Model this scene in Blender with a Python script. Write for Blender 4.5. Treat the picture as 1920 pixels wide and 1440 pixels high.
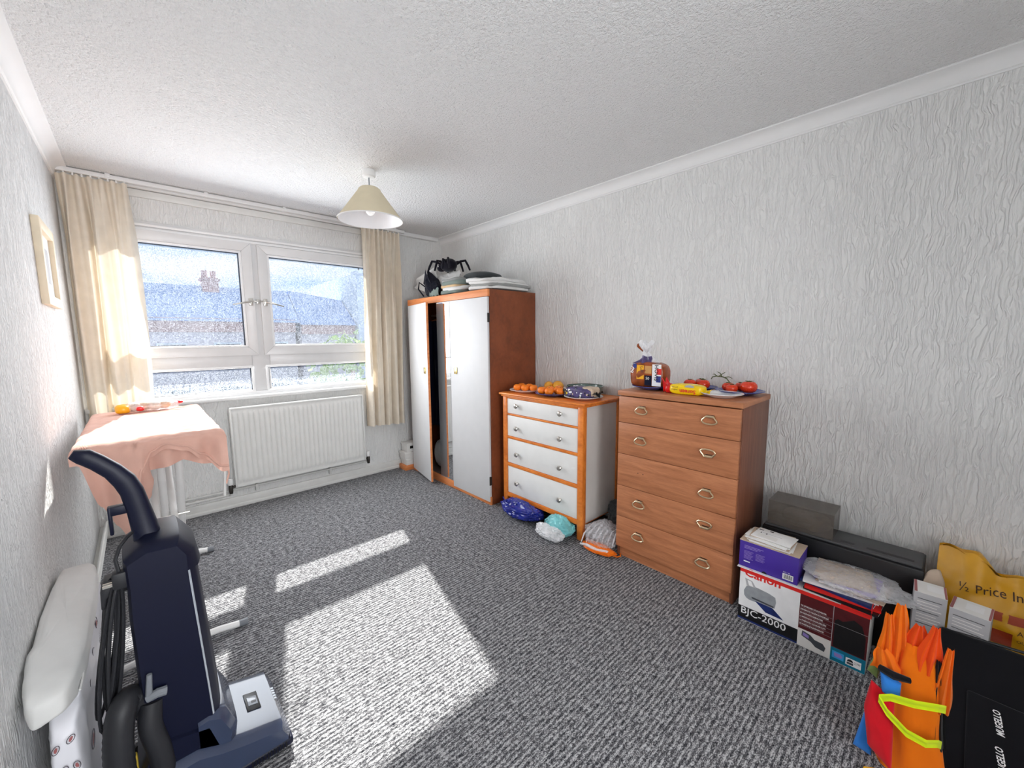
import bpy, bmesh, math, random
from math import sin, cos, pi, radians
from mathutils import Vector, Matrix, noise
random.seed(7)
for o in list(bpy.data.objects): bpy.data.objects.remove(o, do_unlink=True)
SC = bpy.context.scene
COL = SC.collection

# ------------------------------------------------------------------ camera
XL, XR, YW, ZC, YN = -0.290, 2.490, 3.795, 2.385, -0.80      # room: left, right, window wall, ceiling, wall behind camera
EYE = Vector((0, 0, 1.34))
PITCH, YAW, ROLL, FPX = 0.1162, 0.7471, -0.0082, 753.18
fw = Vector((sin(YAW)*cos(PITCH), cos(YAW)*cos(PITCH), -sin(PITCH)))
r0 = Vector((cos(YAW), -sin(YAW), 0)); u0 = r0.cross(fw)
rt = cos(ROLL)*r0 + sin(ROLL)*u0; up = -sin(ROLL)*r0 + cos(ROLL)*u0
cd = bpy.data.cameras.new('camera'); cam = bpy.data.objects.new('camera', cd); COL.objects.link(cam)
cd.sensor_width = 36; cd.lens = 36*FPX/1920; cd.clip_start = 0.02; cd.clip_end = 300
cam.matrix_world = Matrix.Translation(EYE) @ Matrix((rt, up, -fw)).transposed().to_4x4()
SC.camera = cam
# ------------------------------------------------------------------ light
SC.view_settings.view_transform = 'Standard'; SC.view_settings.look = 'None'
SC.view_settings.gamma = 1; SC.view_settings.use_curve_mapping = False
SC.view_settings.exposure = 0.17
SC.cycles.use_denoising = True
SC.cycles.max_bounces = 10; SC.cycles.diffuse_bounces = 7; SC.cycles.transparent_max_bounces = 16
SC.cycles.sample_clamp_indirect = 6
SUN_W, SKY_W, WIN_W, REAR_FILL_W = 14.8, 0.76, 31.0, 64.0
w = bpy.data.worlds.new('sky'); SC.world = w; w.use_nodes = True
nt = w.node_tree; nt.nodes.clear()
def wn(t): return nt.nodes.new(t)
out = wn('ShaderNodeOutputWorld'); bg = wn('ShaderNodeBackground'); bg.inputs['Strength'].default_value = SKY_W
tc = wn('ShaderNodeTexCoord'); mp = wn('ShaderNodeMapping'); mp.inputs['Scale'].default_value = (1, 1, 4.5)
nz = wn('ShaderNodeTexNoise'); nz.inputs['Scale'].default_value = 2.6; nz.inputs['Detail'].default_value = 7
rp = wn('ShaderNodeValToRGB'); rp.color_ramp.elements[0].position = .40; rp.color_ramp.elements[1].position = .60
rp.color_ramp.elements[0].color = (.42, .62, .92, 1); rp.color_ramp.elements[1].color = (.93, .96, 1, 1)
nt.links.new(tc.outputs['Generated'], mp.inputs['Vector']); nt.links.new(mp.outputs[0], nz.inputs['Vector'])
nt.links.new(nz.outputs['Fac'], rp.inputs['Fac']); nt.links.new(rp.outputs[0], bg.inputs['Color']); nt.links.new(bg.outputs[0], out.inputs['Surface'])
sl = bpy.data.lights.new('sun', 'SUN'); sl.energy = SUN_W; sl.angle = radians(.7); sl.color = (1, .955, .88)
so = bpy.data.objects.new('sun', sl); COL.objects.link(so)
so.rotation_euler = Vector((-.335, -1.36, -1)).to_track_quat('-Z', 'Y').to_euler(); so.location = (3, 9, 6)
def area(name, loc, direction, sx, sy, watts, col):
    l = bpy.data.lights.new(name, 'AREA'); l.shape = 'RECTANGLE'; l.size = sx; l.size_y = sy; l.energy = watts; l.color = col
    o = bpy.data.objects.new(name, l); COL.objects.link(o); o.location = loc
    o.rotation_euler = Vector(direction).to_track_quat('-Z', 'Y').to_euler(); return o
area('window_daylight', (.80, YW-.085, 1.42), (0, -1, -.24), 1.48, 1.00, WIN_W, (.93, .965, 1))
area('rear_fill_light', (.42, YN-.86, 1.45), (.12, 1, 0), 1.30, 1.5, REAR_FILL_W, (.97, .985, 1))  # added fill lamp behind the camera, brightens the near half of the room

# ------------------------------------------------------------------ mesh helpers
class MB:
    def __init__(s): s.v = []; s.f = []
    def add(s, vs, fs):
        b = len(s.v); s.v += [Vector(p) for p in vs]; s.f += [tuple(b+i for i in f) for f in fs]; return s
    def box(s, x0, x1, y0, y1, z0, z1):
        return s.add([(x0,y0,z0),(x1,y0,z0),(x1,y1,z0),(x0,y1,z0),(x0,y0,z1),(x1,y0,z1),(x1,y1,z1),(x0,y1,z1)],
                     [(3,2,1,0),(4,5,6,7),(0,1,5,4),(1,2,6,5),(2,3,7,6),(3,0,4,7)])
    def grid(s, fn, nu, nv, cu=False, flip=False):
        vs = [fn(i/nu, j/nv) for j in range(nv+1) for i in range(nu if cu else nu+1)]
        n = nu if cu else nu+1; fs = []
        for j in range(nv):
            for i in range(nu):
                a, b = j*n+i, j*n+(i+1) % n
                q = (a, b, b+n, a+n); fs.append(q[::-1] if flip else q)
        return s.add(vs, fs)
    def lathe(s, prof, c=(0,0,0), n=24, axis='z', cap0=True, cap1=True):
        c = Vector(c); vs = []; m = len(prof)
        for r, h in prof:
            for i in range(n):
                a = 2*pi*i/n; p = (r*cos(a), r*sin(a), h)
                if axis == 'x': p = (h, r*cos(a), r*sin(a))
                if axis == 'y': p = (r*sin(a), h, r*cos(a))
                vs.append(c+Vector(p))
        fs = [(j*n+i, j*n+(i+1) % n, (j+1)*n+(i+1) % n, (j+1)*n+i) for j in range(m-1) for i in range(n)]
        if cap0: fs.append(tuple(range(n-1, -1, -1)))
        if cap1: fs.append(tuple((m-1)*n+i for i in range(n)))
        return s.add(vs, fs)
    def tube(s, pts, r, n=10, closed=False, caps=True):
        pts = [Vector(p) for p in pts]; m = len(pts); rs = r if isinstance(r, (list, tuple)) else [r]*m
        nrm = None; vs = []
        for k, p in enumerate(pts):
            if closed: t = (pts[(k+1) % m]-pts[k-1]).normalized()
            else: t = (pts[min(k+1, m-1)]-pts[max(k-1, 0)]).normalized()
            if nrm is None:
                nrm = t.orthogonal().normalized()
            else:
                nrm = (nrm - t*nrm.dot(t)); nrm = nrm.normalized() if nrm.length > 1e-6 else t.orthogonal().normalized()
            b = t.cross(nrm)
            vs += [p+rs[k]*(cos(2*pi*i/n)*nrm+sin(2*pi*i/n)*b) for i in range(n)]
        M = m if closed else m-1
        fs = [(k*n+i, k*n+(i+1) % n, ((k+1) % m)*n+(i+1) % n, ((k+1) % m)*n+i) for k in range(M) for i in range(n)]
        if caps and not closed: fs += [tuple(range(n-1, -1, -1)), tuple((m-1)*n+i for i in range(n))]
        return s.add(vs, fs)
    def prism(s, poly, axis, a, b):
        def P(q, h): return {'y': (q[0], h, q[1]), 'x': (h, q[0], q[1]), 'z': (q[0], q[1], h)}[axis]
        n = len(poly); vs = [P(q, a) for q in poly]+[P(q, b) for q in poly]
        fs = [(i, (i+1) % n, n+(i+1) % n, n+i) for i in range(n)]+[tuple(range(n-1, -1, -1)), tuple(range(n, 2*n))]
        return s.add(vs, fs)
    def blob(s, c, rx, ry, rz, e=2.0, nu=36, nv=20, rough=0, freq=6, seed=0, sag=0, fn=None):
        # superellipsoid with crumpled surface, flat bottom when it would go below c.z-rz
        c = Vector(c)
        def pw(x, p): return math.copysign(abs(x)**p, x)
        def F(u, v):
            a = 2*pi*u; b = -pi/2+pi*v; k = 2/e
            d = Vector((pw(cos(b), k)*pw(cos(a), k), pw(cos(b), k)*pw(sin(a), k), pw(sin(b), k)))
            p = Vector((d.x*rx, d.y*ry, d.z*rz))
            if rough:
                q = Vector((p.x*freq, p.y*freq, p.z*freq))+Vector((seed*3.1, seed*1.7, seed))
                h = (1-abs(noise.noise(q))*2)*.6+(1-abs(noise.noise(q*2.3))*2)*.3+noise.noise(q*5)*.2
                p += d.normalized()*h*rough
            if fn: p = fn(p, d)
            if p.z < -rz: p.z = -rz
            return c+p
        return s.grid(F, nu, nv, cu=True)
    def crag(s, c, rx, ry, rz, seed, nf=46, crease=.02, freq=10, nu=80, nv=44, depth=.30, fn=None):
        # crumpled plastic: many flat facets with sharp creases between them
        rnd = random.Random(seed); c = Vector(c); P = []
        for i in range(nf):
            n = Vector((rnd.gauss(0, 1), rnd.gauss(0, 1), rnd.gauss(0, 1))).normalized(); P.append((n, 1-depth*rnd.random()))
        def F(u, v):
            a = 2*pi*u; b = -pi/2+pi*v; d = Vector((cos(b)*cos(a), cos(b)*sin(a), sin(b)))
            r = min([h/max(.05, d.dot(n)) for n, h in P if d.dot(n) > .05]+[1.25])
            q = d*freq*.25+Vector((seed*1.3, seed*.7, seed*2.1)); r *= 1+crease*8*(.5-abs(noise.noise(q*1.6)))+crease*4*(.4-abs(noise.noise(q*4.1)))
            p = Vector((d.x*rx*r, d.y*ry*r, d.z*rz*r))
            if fn: p = fn(p, d)
            if p.z < -rz: p.z = -rz
            return c+p
        return s.grid(F, nu, nv, cu=True)
    def xf(s, M):
        s.v = [M @ p for p in s.v]; return s
    def build(s, name, mat, parent=None, bev=0, seg=2, smooth=35, origin=None, clean=False):
        me = bpy.data.meshes.new(name)
        if parent is not None: og = PO[parent.name]
        elif origin is not None: og = Vector(origin)
        else:
            xs = [p.x for p in s.v]; ys = [p.y for p in s.v]
            og = Vector(((min(xs)+max(xs))/2, (min(ys)+max(ys))/2, min(p.z for p in s.v)))
        me.from_pydata([p-og for p in s.v], [], s.f)
        bm = bmesh.new(); bm.from_mesh(me)
        if clean: bmesh.ops.remove_doubles(bm, verts=bm.verts, dist=1e-5)
        bmesh.ops.recalc_face_normals(bm, faces=bm.faces)
        if bev:
            ed = [e for e in bm.edges if len(e.link_faces) == 2 and e.calc_face_angle(0) > radians(40)]
            bmesh.ops.bevel(bm, geom=ed, offset=bev, segments=seg, affect='EDGES', profile=.5, clamp_overlap=True)
        bm.to_mesh(me); bm.free()
        if smooth:
            me.polygons.foreach_set('use_smooth', [True]*len(me.polygons)); me.set_sharp_from_angle(angle=radians(smooth))
        me.materials.append(M_[mat] if isinstance(mat, str) else mat)
        o = bpy.data.objects.new(name, me); COL.objects.link(o)
        if parent is not None:
            o.parent = parent; PO[o.name] = PO[parent.name]
        else:
            o.location = og; PO[o.name] = og
        return o
PO = {}
def tag(o, label, cat, group=None):
    o['label'] = label; o['category'] = cat
    if group: o['group'] = group
    return o
def thing(name, label, cat, loc, group=None):
    o = bpy.data.objects.new(name, None); o.empty_display_size = .05; COL.objects.link(o); o.location = loc; PO[o.name] = Vector(loc)
    return tag(o, label, cat, group)
def struct(o): o['kind'] = 'structure'; return o
def copy_thing(src, loc, label=None, group=None, rz=0, sc=None):
    c = src.copy(); COL.objects.link(c); c.location = loc; c.rotation_euler.z = rz; PO[c.name] = Vector(loc)
    if sc: c.scale = (sc, sc, sc)
    if label: c['label'] = label
    if group: c['group'] = group
    for ch in list(src.children):
        d = ch.copy(); COL.objects.link(d); d.parent = c
        for g in list(ch.children):
            e = g.copy(); COL.objects.link(e); e.parent = d
    return c
def frame(o, right, upv):
    r = Vector(right).normalized(); u = Vector(upv); u = (u-r*u.dot(r)).normalized(); n = r.cross(u)
    m = Matrix((r, u, n)).transposed().to_4x4(); m.translation = Vector(o); return m
def text(body, size, M, mat, parent, name='lettering', align='LEFT', sx=1.0, shear=0, bold=0):
    cu = bpy.data.curves.new(name, 'FONT'); cu.body = body; cu.size = size; cu.align_x = align; cu.align_y = 'BOTTOM_BASELINE' if False else 'BOTTOM'
    cu.resolution_u = 2; cu.shear = shear; cu.offset = bold
    t = bpy.data.objects.new('tmp_text', cu); COL.objects.link(t)
    dg = bpy.context.evaluated_depsgraph_get(); me = bpy.data.meshes.new_from_object(t.evaluated_get(dg))
    bpy.data.objects.remove(t, do_unlink=True); bpy.data.curves.remove(cu)
    og = PO[parent.name]
    me.transform(Matrix.Translation(-og) @ M @ Matrix.Diagonal((sx, 1, 1, 1)))
    me.name = name; me.materials.clear(); me.materials.append(M_[mat])
    o = bpy.data.objects.new(name, me); COL.objects.link(o); o.parent = parent; PO[o.name] = og
    return o
def patch(name, M, x0, x1, y0, y1, mat, parent, lift=0.0):
    # a thin printed label lying on a face: rectangle in the face's own frame, 0.3 mm thick
    m = MB().box(x0, x1, y0, y1, lift, lift+.0003).xf(M); return m.build(name, mat, parent, smooth=0)
def poly_patch(name, M, pts, mat, parent, lift=0.0):
    return MB().prism(pts, 'z', lift, lift+.0003).xf(M).build(name, mat, parent, smooth=0)

# ------------------------------------------------------------------ materials
M_ = {}
def lin(c):
    c = c/255; return c/12.92 if c <= .04045 else ((c+.055)/1.055)**2.4
def rgb(r, g, b, k=1.0): return (min(lin(r)*k, .95), min(lin(g)*k, .95), min(lin(b)*k, .95), 1)
class N:
    def __init__(s, name):
        m = bpy.data.materials.new(name); m.use_nodes = True; s.m = m; s.t = m.node_tree; s.t.nodes.clear(); M_[name] = m
        s.out = s.n('ShaderNodeOutputMaterial'); s.b = s.n('ShaderNodeBsdfPrincipled'); s.l(s.b.outputs[0], s.out.inputs['Surface'])
    def n(s, t, **k):
        x = s.t.nodes.new(t)
        for a, b in k.items(): setattr(x, a, b)
        return x
    def l(s, a, b): s.t.links.new(a, b)
    def co(s, scale=(1,1,1), kind='Object', rot=(0,0,0)):
        c = s.n('ShaderNodeTexCoord'); m = s.n('ShaderNodeMapping'); m.inputs['Scale'].default_value = scale; m.inputs['Rotation'].default_value = rot
        s.l(c.outputs[kind], m.inputs['Vector']); return m.outputs[0]
    def noise(s, vec, scale, detail=4, rough=.5, typ='FBM', dist=0):
        x = s.n('ShaderNodeTexNoise'); x.noise_type = typ; x.inputs['Scale'].default_value = scale; x.inputs['Detail'].default_value = detail
        x.inputs['Roughness'].default_value = rough; x.inputs['Distortion'].default_value = dist
        s.l(vec, x.inputs['Vector']); return x.outputs['Fac']
    def ramp(s, fac, stops):
        r = s.n('ShaderNodeValToRGB'); e = r.color_ramp.elements
        while len(e) < len(stops): e.new(.5)
        for i, (p, c) in enumerate(stops): e[i].position = p; e[i].color = c
        s.l(fac, r.inputs['Fac']); return r.outputs[0]
    def math(s, op, a, b=0.0, c=None):
        x = s.n('ShaderNodeMath', operation=op)
        for i, q in enumerate((a, b) if c is None else (a, b, c)):
            if isinstance(q, (int, float)): x.inputs[i].default_value = q
            else: s.l(q, x.inputs[i])
        return x.outputs[0]
    def bump(s, h, strength, dist):
        x = s.n('ShaderNodeBump'); x.inputs['Strength'].default_value = strength; x.inputs['Distance'].default_value = dist
        s.l(h, x.inputs['Height']); s.l(x.outputs[0], s.b.inputs['Normal'])
    def set(s, col=None, rough=None, metal=None, spec=None, trans=None, alpha=None, coat=None, sheen=None):
        I = s.b.inputs
        if col is not None:
            if hasattr(col, 'links') or not isinstance(col, tuple): s.l(col, I['Base Color'])
            else: I['Base Color'].default_value = col
        for k, v in (('Roughness', rough), ('Metallic', metal), ('Specular IOR Level', spec), ('Transmission Weight', trans), ('Alpha', alpha), ('Coat Weight', coat), ('Sheen Weight', sheen)):
            if v is not None: I[k].default_value = v
        return s
def plain(name, col, rough=.5, metal=0, spec=.5, var=.06, scale=12, bump=0, bscale=60, coat=0):
    m = N(name); v = m.co(); f = m.noise(v, scale, 3)
    a = tuple(max(0, c*(1-var)) for c in col[:3])+(1,); b = tuple(min(.97, c*(1+var)) for c in col[:3])+(1,)
    m.set(m.ramp(f, [(.3, a), (.7, b)]), rough, metal, spec, coat=coat)
    if bump: m.bump(m.noise(v, bscale, 4), bump, .002)
    return m
def wood(name, dark, mid, light, scale, rough=.4, band=6, coat=.0):
    m = N(name); v = m.co(scale); f = m.noise(v, band, 6, .6, dist=.4); g = m.noise(v, band*7, 3)
    h = m.math('MULTIPLY_ADD', g, .25, m.math('MULTIPLY', f, .8))
    m.set(m.ramp(h, [(.3, dark), (.5, mid), (.72, light)]), rough, 0, .4, coat=coat); m.bump(g, .08, .001); return m
def film(name, col, alpha=.35, rough=.12):
    # clear plastic film: partly see-through, shiny
    m = N(name); tr = m.n('ShaderNodeBsdfTransparent'); tr.inputs[0].default_value = (.97, .97, .98, 1); mx = m.n('ShaderNodeMixShader')
    m.set(col, rough, 0, .6); v = m.co(); f = m.noise(v, 38, 4, .6, 'RIDGED_MULTIFRACTAL' if False else 'FBM')
    m.l(m.math('MULTIPLY_ADD', f, .5, alpha-.25), mx.inputs[0]); m.l(tr.outputs[0], mx.inputs[1]); m.l(m.b.outputs[0], mx.inputs[2]); m.l(mx.outputs[0], m.out.inputs['Surface'])
    return m
def paper_wall(name, col, ax, strength=.55, k=1.0):
    m = N(name); sc = (1, 1, .16)
    v = m.co(sc); wob = m.n('ShaderNodeTexNoise'); wob.inputs['Scale'].default_value = 9; m.l(m.co((1, 1, .8)), wob.inputs['Vector'])
    mixv = m.n('ShaderNodeVectorMath', operation='MULTIPLY_ADD'); m.l(wob.outputs['Color'], mixv.inputs[0]); mixv.inputs[1].default_value = (.045, .045, .02); m.l(v, mixv.inputs[2])
    f = m.noise(mixv.outputs[0], 62*k, 2, .5, 'FBM', .5)
    rid = m.math('ABSOLUTE', m.math('SUBTRACT', f, .5)); rid = m.math('MINIMUM', m.math('MULTIPLY', rid, 7.0), 1.0)
    fine = m.noise(m.co((1, 1, .5)), 170, 2)
    h = m.math('MULTIPLY_ADD', fine, .18, rid)
    m.set(m.ramp(m.noise(m.co(), 1.3, 3), [(.3, tuple(c*.97 for c in col[:3])+(1,)), (.7, col)]), .75, 0, .25)
    m.bump(h, strength, .007); return m
paper_wall('wall_paper', (.82, .82, .805, 1), 'y', .66)
paper_wall('wall_paper_far', (.82, .82, .81, 1), 'x', .6)
paper_wall('wall_paper_left', (.82, .82, .815, 1), 'y', .9, 1.5)
m = N('ceiling_stipple'); v = m.co(); f = m.noise(v, 75, 3, .6); g = m.noise(v, 190, 2)
m.set((.90, .90, .895, 1), .9, 0, .1); m.bump(m.math('MULTIPLY_ADD', g, .4, m.math('POWER', f, 2.0)), .95, .018)
m = N('carpet'); v = m.co()
sp = m.n('ShaderNodeSeparateXYZ'); m.l(v, sp.inputs[0])
wob = m.noise(m.co((5, 30, 1)), 4, 4, .65)
ph = m.math('MULTIPLY_ADD', wob, 5.5, m.math('MULTIPLY', sp.outputs['Y'], 2*pi/.0165))
rid = m.math('MULTIPLY_ADD', m.math('SINE', ph), .5, .5)
loops = m.noise(m.co((90, 190, 1)), 1.5, 3, .65); loops2 = m.noise(m.co((40, 70, 1)), 1.0, 3, .6)
lp = m.math('MULTIPLY_ADD', loops2, .35, m.math('MULTIPLY', loops, .65))
hh = m.math('MULTIPLY_ADD', rid, .085, lp)
m.set(m.ramp(hh, [(.40, (.016, .017, .022, 1)), (.52, (.115, .115, .123, 1)), (.64, (.54, .54, .55, 1))]), .95, 0, .05)
m.bump(m.math('MULTIPLY_ADD', rid, .4, loops), .9, .006)
plain('white_paint', (.80, .80, .79, 1), .45, var=.02, bump=.03)
plain('cornice_white', (.84, .84, .835, 1), .7, var=.01)
plain('skirting_white', (.74, .74, .715, 1), .4, var=.04, bump=.05)
plain('upvc_white', (.72, .72, .72, 1), .32, var=.05, scale=5)
plain('upvc_bead', (.86, .86, .86, 1), .3, var=.02)
plain('radiator_white', (.80, .80, .775, 1), .35, var=.02)
plain('gasket', (.03, .03, .035, 1), .6)
plain('chrome', (.62, .60, .56, 1), .28, 1)
plain('brass', (.86, .66, .24, 1), .25, 1)
plain('antique_brass', (.78, .64, .42, 1), .3, 1)
plain('dark_metal', (.05, .045, .04, 1), .4, .6)
plain('copper_painted', (.66, .66, .64, 1), .4, var=.05)
wood('wardrobe_wood', rgb(96, 48, 26, 1.1), rgb(122, 63, 34, 1.1), rgb(138, 74, 42, 1.1), (1, 9, .8), .45)
wood('wardrobe_trim', rgb(176, 104, 58, 1.3), rgb(196, 120, 70, 1.3), rgb(208, 134, 84, 1.3), (1, .8, 9), .45)
wood('teak_front', rgb(128, 78, 50, 1.5), rgb(150, 96, 64, 1.5), rgb(170, 113, 78, 1.5), (1, .7, 8), .38, 5)
wood('teak_side', rgb(92, 54, 40, 1.3), rgb(108, 66, 48, 1.3), rgb(122, 78, 58, 1.3), (8, 8, .7), .42, 5)
wood('orange_wood', rgb(150, 74, 22, 1.6), rgb(182, 100, 36, 1.6), rgb(202, 122, 52, 1.6), (6, 1, 2), .35, 5, .2)
plain('drawer_white', (.82, .82, .80, 1), .42, var=.02)
plain('chest_side_cream', (.74, .71, .67, 1), .5, var=.03)
plain('door_white', (.68, .68, .685, 1), .5, var=.015)
plain('wardrobe_inside', (.14, .11, .10, 1), .8)
m = N('mirror_glass'); m.set((.86, .87, .88, 1), .02, 1.0)
plain('cream_shade', rgb(202, 192, 166, 1.15), .8, var=.03, bump=.15, bscale=300)
plain('shade_lining', (.88, .88, .89, 1), .6, var=.01)
m = N('bulb_glass'); m.set((.95, .95, .93, 1), .25, 0, .5); m.b.inputs['Emission Color'].default_value = (1, .96, .9, 1); m.b.inputs['Emission Strength'].default_value = .25
# cloth that lets daylight through
def cloth(name, col, trans=.35, var=.05, scale=14, bump=.12, bscale=420):
    m = N(name); v = m.co(); f = m.noise(v, scale, 4)
    a = tuple(c*(1-var) for c in col[:3])+(1,); b = tuple(min(.95, c*(1+var)) for c in col[:3])+(1,)
    cc = m.ramp(f, [(.3, a), (.7, b)]); m.set(cc, .92, 0, .08, sheen=.15); m.bump(m.noise(v, bscale, 2), bump, .001)
    if trans:
        t = m.n('ShaderNodeBsdfTranslucent'); m.l(cc, t.inputs[0]); mx = m.n('ShaderNodeMixShader'); mx.inputs[0].default_value = trans
        m.l(m.b.outputs[0], mx.inputs[1]); m.l(t.outputs[0], mx.inputs[2]); m.l(mx.outputs[0], m.out.inputs['Surface'])
    return m
cloth('curtain_cream', rgb(236, 226, 210, 1.0), .20)
cloth('pink_jersey', rgb(226, 182, 166, 1.0), .14, .05)
cloth('board_cover', rgb(228, 226, 222), 0)
cloth('grey_cloth', rgb(150, 152, 150, 1.0), .05); cloth('pale_cloth', rgb(226, 226, 224, 1.0), .1); cloth('charcoal_cloth', rgb(64, 68, 70), .0)
cloth('black_cloth', rgb(24, 25, 36), 0); cloth('navy_cloth', rgb(20, 24, 44), 0); cloth('tan_cloth', rgb(208, 178, 140), .0); cloth('green_grey_cloth', rgb(120, 132, 126), 0)
cloth('spider_plush', rgb(20, 18, 28), 0, bscale=200, bump=.4)
cloth('pillow_white', rgb(226, 226, 224, 1.0), .1, .03, bscale=60, bump=.3)
cloth('orange_nylon', rgb(246, 122, 20, 1.05), .22); cloth('deep_orange_nylon', rgb(250, 92, 24), .22); cloth('red_nylon', rgb(206, 26, 38), .1); cloth('blue_nylon', rgb(52, 128, 214), .1)
cloth('lime_nylon', rgb(206, 232, 30, 1.05), .15); cloth('olive_nylon', rgb(120, 140, 80), .1); cloth('yellow_nylon', rgb(252, 190, 30), .1); cloth('black_nylon', rgb(20, 20, 24), 0, bscale=250)
# glass panes with a film of dirt and drops
m = N('pane_glass'); tr = m.n('ShaderNodeBsdfTransparent'); tr.inputs[0].default_value = (.97, .985, 1, 1); tl = m.n('ShaderNodeBsdfTranslucent'); tl.inputs[0].default_value = (.80, .86, .95, 1)
gl = m.n('ShaderNodeBsdfGlossy'); gl.inputs['Roughness'].default_value = .02; m1 = m.n('ShaderNodeMixShader'); m2 = m.n('ShaderNodeMixShader')
v = m.co((1, 1, .9)); f = m.noise(v, 190, 2, .7); g = m.noise(m.co((1, 1, .2)), 50, 2)
fac = m.ramp(m.math('MULTIPLY_ADD', g, .10, m.math('MULTIPLY', f, .93)), [(.46, (.0, .0, .0, 1)), (.62, (.13, .13, .13, 1))])
m.l(fac, m1.inputs[0]); m.l(tr.outputs[0], m1.inputs[1]); m.l(tl.outputs[0], m1.inputs[2]); m2.inputs[0].default_value = .003
m.l(m1.outputs[0], m2.inputs[1]); m.l(gl.outputs[0], m2.inputs[2]); m.l(m2.outputs[0], m.out.inputs['Surface'])
# outside
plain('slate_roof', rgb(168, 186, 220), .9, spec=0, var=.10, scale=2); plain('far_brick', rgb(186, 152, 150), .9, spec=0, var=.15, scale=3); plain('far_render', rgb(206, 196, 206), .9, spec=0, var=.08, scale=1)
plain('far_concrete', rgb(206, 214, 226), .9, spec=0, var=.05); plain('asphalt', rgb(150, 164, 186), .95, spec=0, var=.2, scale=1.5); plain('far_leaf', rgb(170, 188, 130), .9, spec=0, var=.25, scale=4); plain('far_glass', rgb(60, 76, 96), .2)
# vacuum
plain('navy_plastic', rgb(8, 13, 38), .45, spec=.3, var=.05); plain('black_plastic', rgb(22, 22, 26), .45, var=.05); plain('soft_black', rgb(30, 31, 36), .55, var=.08)
plain('grey_plastic', rgb(120, 124, 130), .4); plain('head_blue', rgb(52, 62, 86), .25, var=.04, coat=.4); plain('clear_grey', rgb(170, 176, 184), .15); plain('yellow_plastic', rgb(200, 170, 60), .5)
# small stuff
m = N('orange_peel'); v = m.co(); m.set(m.ramp(m.noise(v, 25, 3), [(.3, rgb(236, 104, 10, 1.1)), (.7, rgb(250, 140, 24, 1.1))]), .38, 0, .5); m.bump(m.noise(v, 320, 2), .35, .001)
m = N('mango_skin'); v = m.co(); m.set(m.ramp(m.noise(v, 18, 3), [(.35, rgb(226, 150, 40, 1.1)), (.7, rgb(240, 184, 70, 1.1))]), .4)
m = N('tomato_skin'); v = m.co(); m.set(m.ramp(m.noise(v, 14, 2), [(.3, rgb(196, 34, 14, 1.1)), (.7, rgb(226, 70, 26, 1.1))]), .18, 0, .6)
plain('vine_green', rgb(84, 96, 50), .7); plain('china_white', rgb(236, 236, 238), .2); plain('china_blue', rgb(66, 80, 150, 1.1), .22); plain('green_glass', rgb(110, 126, 120), .15)
plain('card_white', rgb(226, 224, 220), .7, var=.04); plain('paper_white', rgb(232, 231, 230), .8, var=.03); plain('card_grey', rgb(176, 176, 178), .7); plain('pic_frame', rgb(214, 200, 176, 1.15), .55, var=.06)
plain('pic_mount', rgb(222, 222, 220), .6); plain('print_red', rgb(214, 36, 30, 1.1), .4); plain('print_black', rgb(16, 15, 17), .4); plain('print_white', rgb(238, 238, 238), .5); plain('print_maroon', rgb(84, 20, 26), .35, var=.3, scale=18)
plain('print_teal', rgb(0, 112, 140), .4); plain('print_sky', rgb(60, 160, 220), .4); plain('print_grey', rgb(150, 154, 158), .4, var=.1, scale=40); plain('print_dgrey', rgb(70, 74, 80), .4); plain('print_navy', rgb(26, 44, 104), .4, var=.4, scale=60); plain('purple_card', rgb(64, 40, 142, 1.15), .4, var=.05)
plain('lilac_print', rgb(150, 130, 200), .5); plain('acrylic_brown', rgb(84, 74, 66), .12, var=.03); plain('device_black', rgb(14, 14, 18), .4); plain('device_grey', rgb(74, 74, 76), .5)
plain('mustard_plastic', rgb(206, 150, 20, 1.1), .38, var=.12, scale=9); plain('ink_brown', rgb(70, 42, 20), .6); plain('brick_print', rgb(168, 62, 30), .5); plain('paper_tan', rgb(190, 170, 150), .8, var=.1)
plain('blue_poly', rgb(28, 40, 130, 1.1), .18, var=.2, scale=20); plain('aqua_poly', rgb(120, 196, 200), .3, var=.1); plain('orange_poly', rgb(238, 116, 16), .3, var=.08); plain('yellow_wrap', rgb(250, 206, 10, 1.05), .25, var=.05); plain('red_wrap', rgb(206, 22, 24, 1.05), .3, var=.15, scale=30)
plain('amber_wrap', rgb(246, 178, 20), .3); plain('mauve_print', rgb(74, 62, 108), .35, var=.4, scale=40); plain('oat_print', rgb(206, 184, 160), .4, var=.1); plain('brown_wrap', rgb(140, 66, 24, 1.1), .25, var=.35, scale=30); plain('bread_crust', rgb(198, 146, 84), .7, var=.15); plain('navy_print', rgb(30, 50, 130), .35)
film('clear_film', (.80, .80, .82, 1), .35); film('milky_film', (.88, .88, .90, 1), .72, .2); film('smoke_film', (.16, .14, .12, 1), .62, .08); plain('logo_red', rgb(156, 92, 92), .5); plain('logo_grey', rgb(84, 78, 86), .5); plain('pack_film', rgb(222, 222, 228), .3, var=.04)

# ------------------------------------------------------------------ room
T = .06
struct(MB().box(XL-T, XR+T, YN-T, YW+T, -.06, 0).build('floor', 'carpet', origin=(0,0,0), smooth=0))
struct(MB().box(XL-T, XR+T, YN-T, YW+T, ZC, ZC+.06).build('ceiling', 'ceiling_stipple', origin=(0,0,0), smooth=0))
struct(MB().box(XL-T, XL, YN-T, YW+T, 0, ZC).build('wall_left', 'wall_paper_left', origin=(0,0,0), smooth=0))
struct(MB().box(XR, XR+T, YN-T, YW+T, 0, ZC).build('wall_right', 'wall_paper', origin=(0,0,0), smooth=0))
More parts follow.
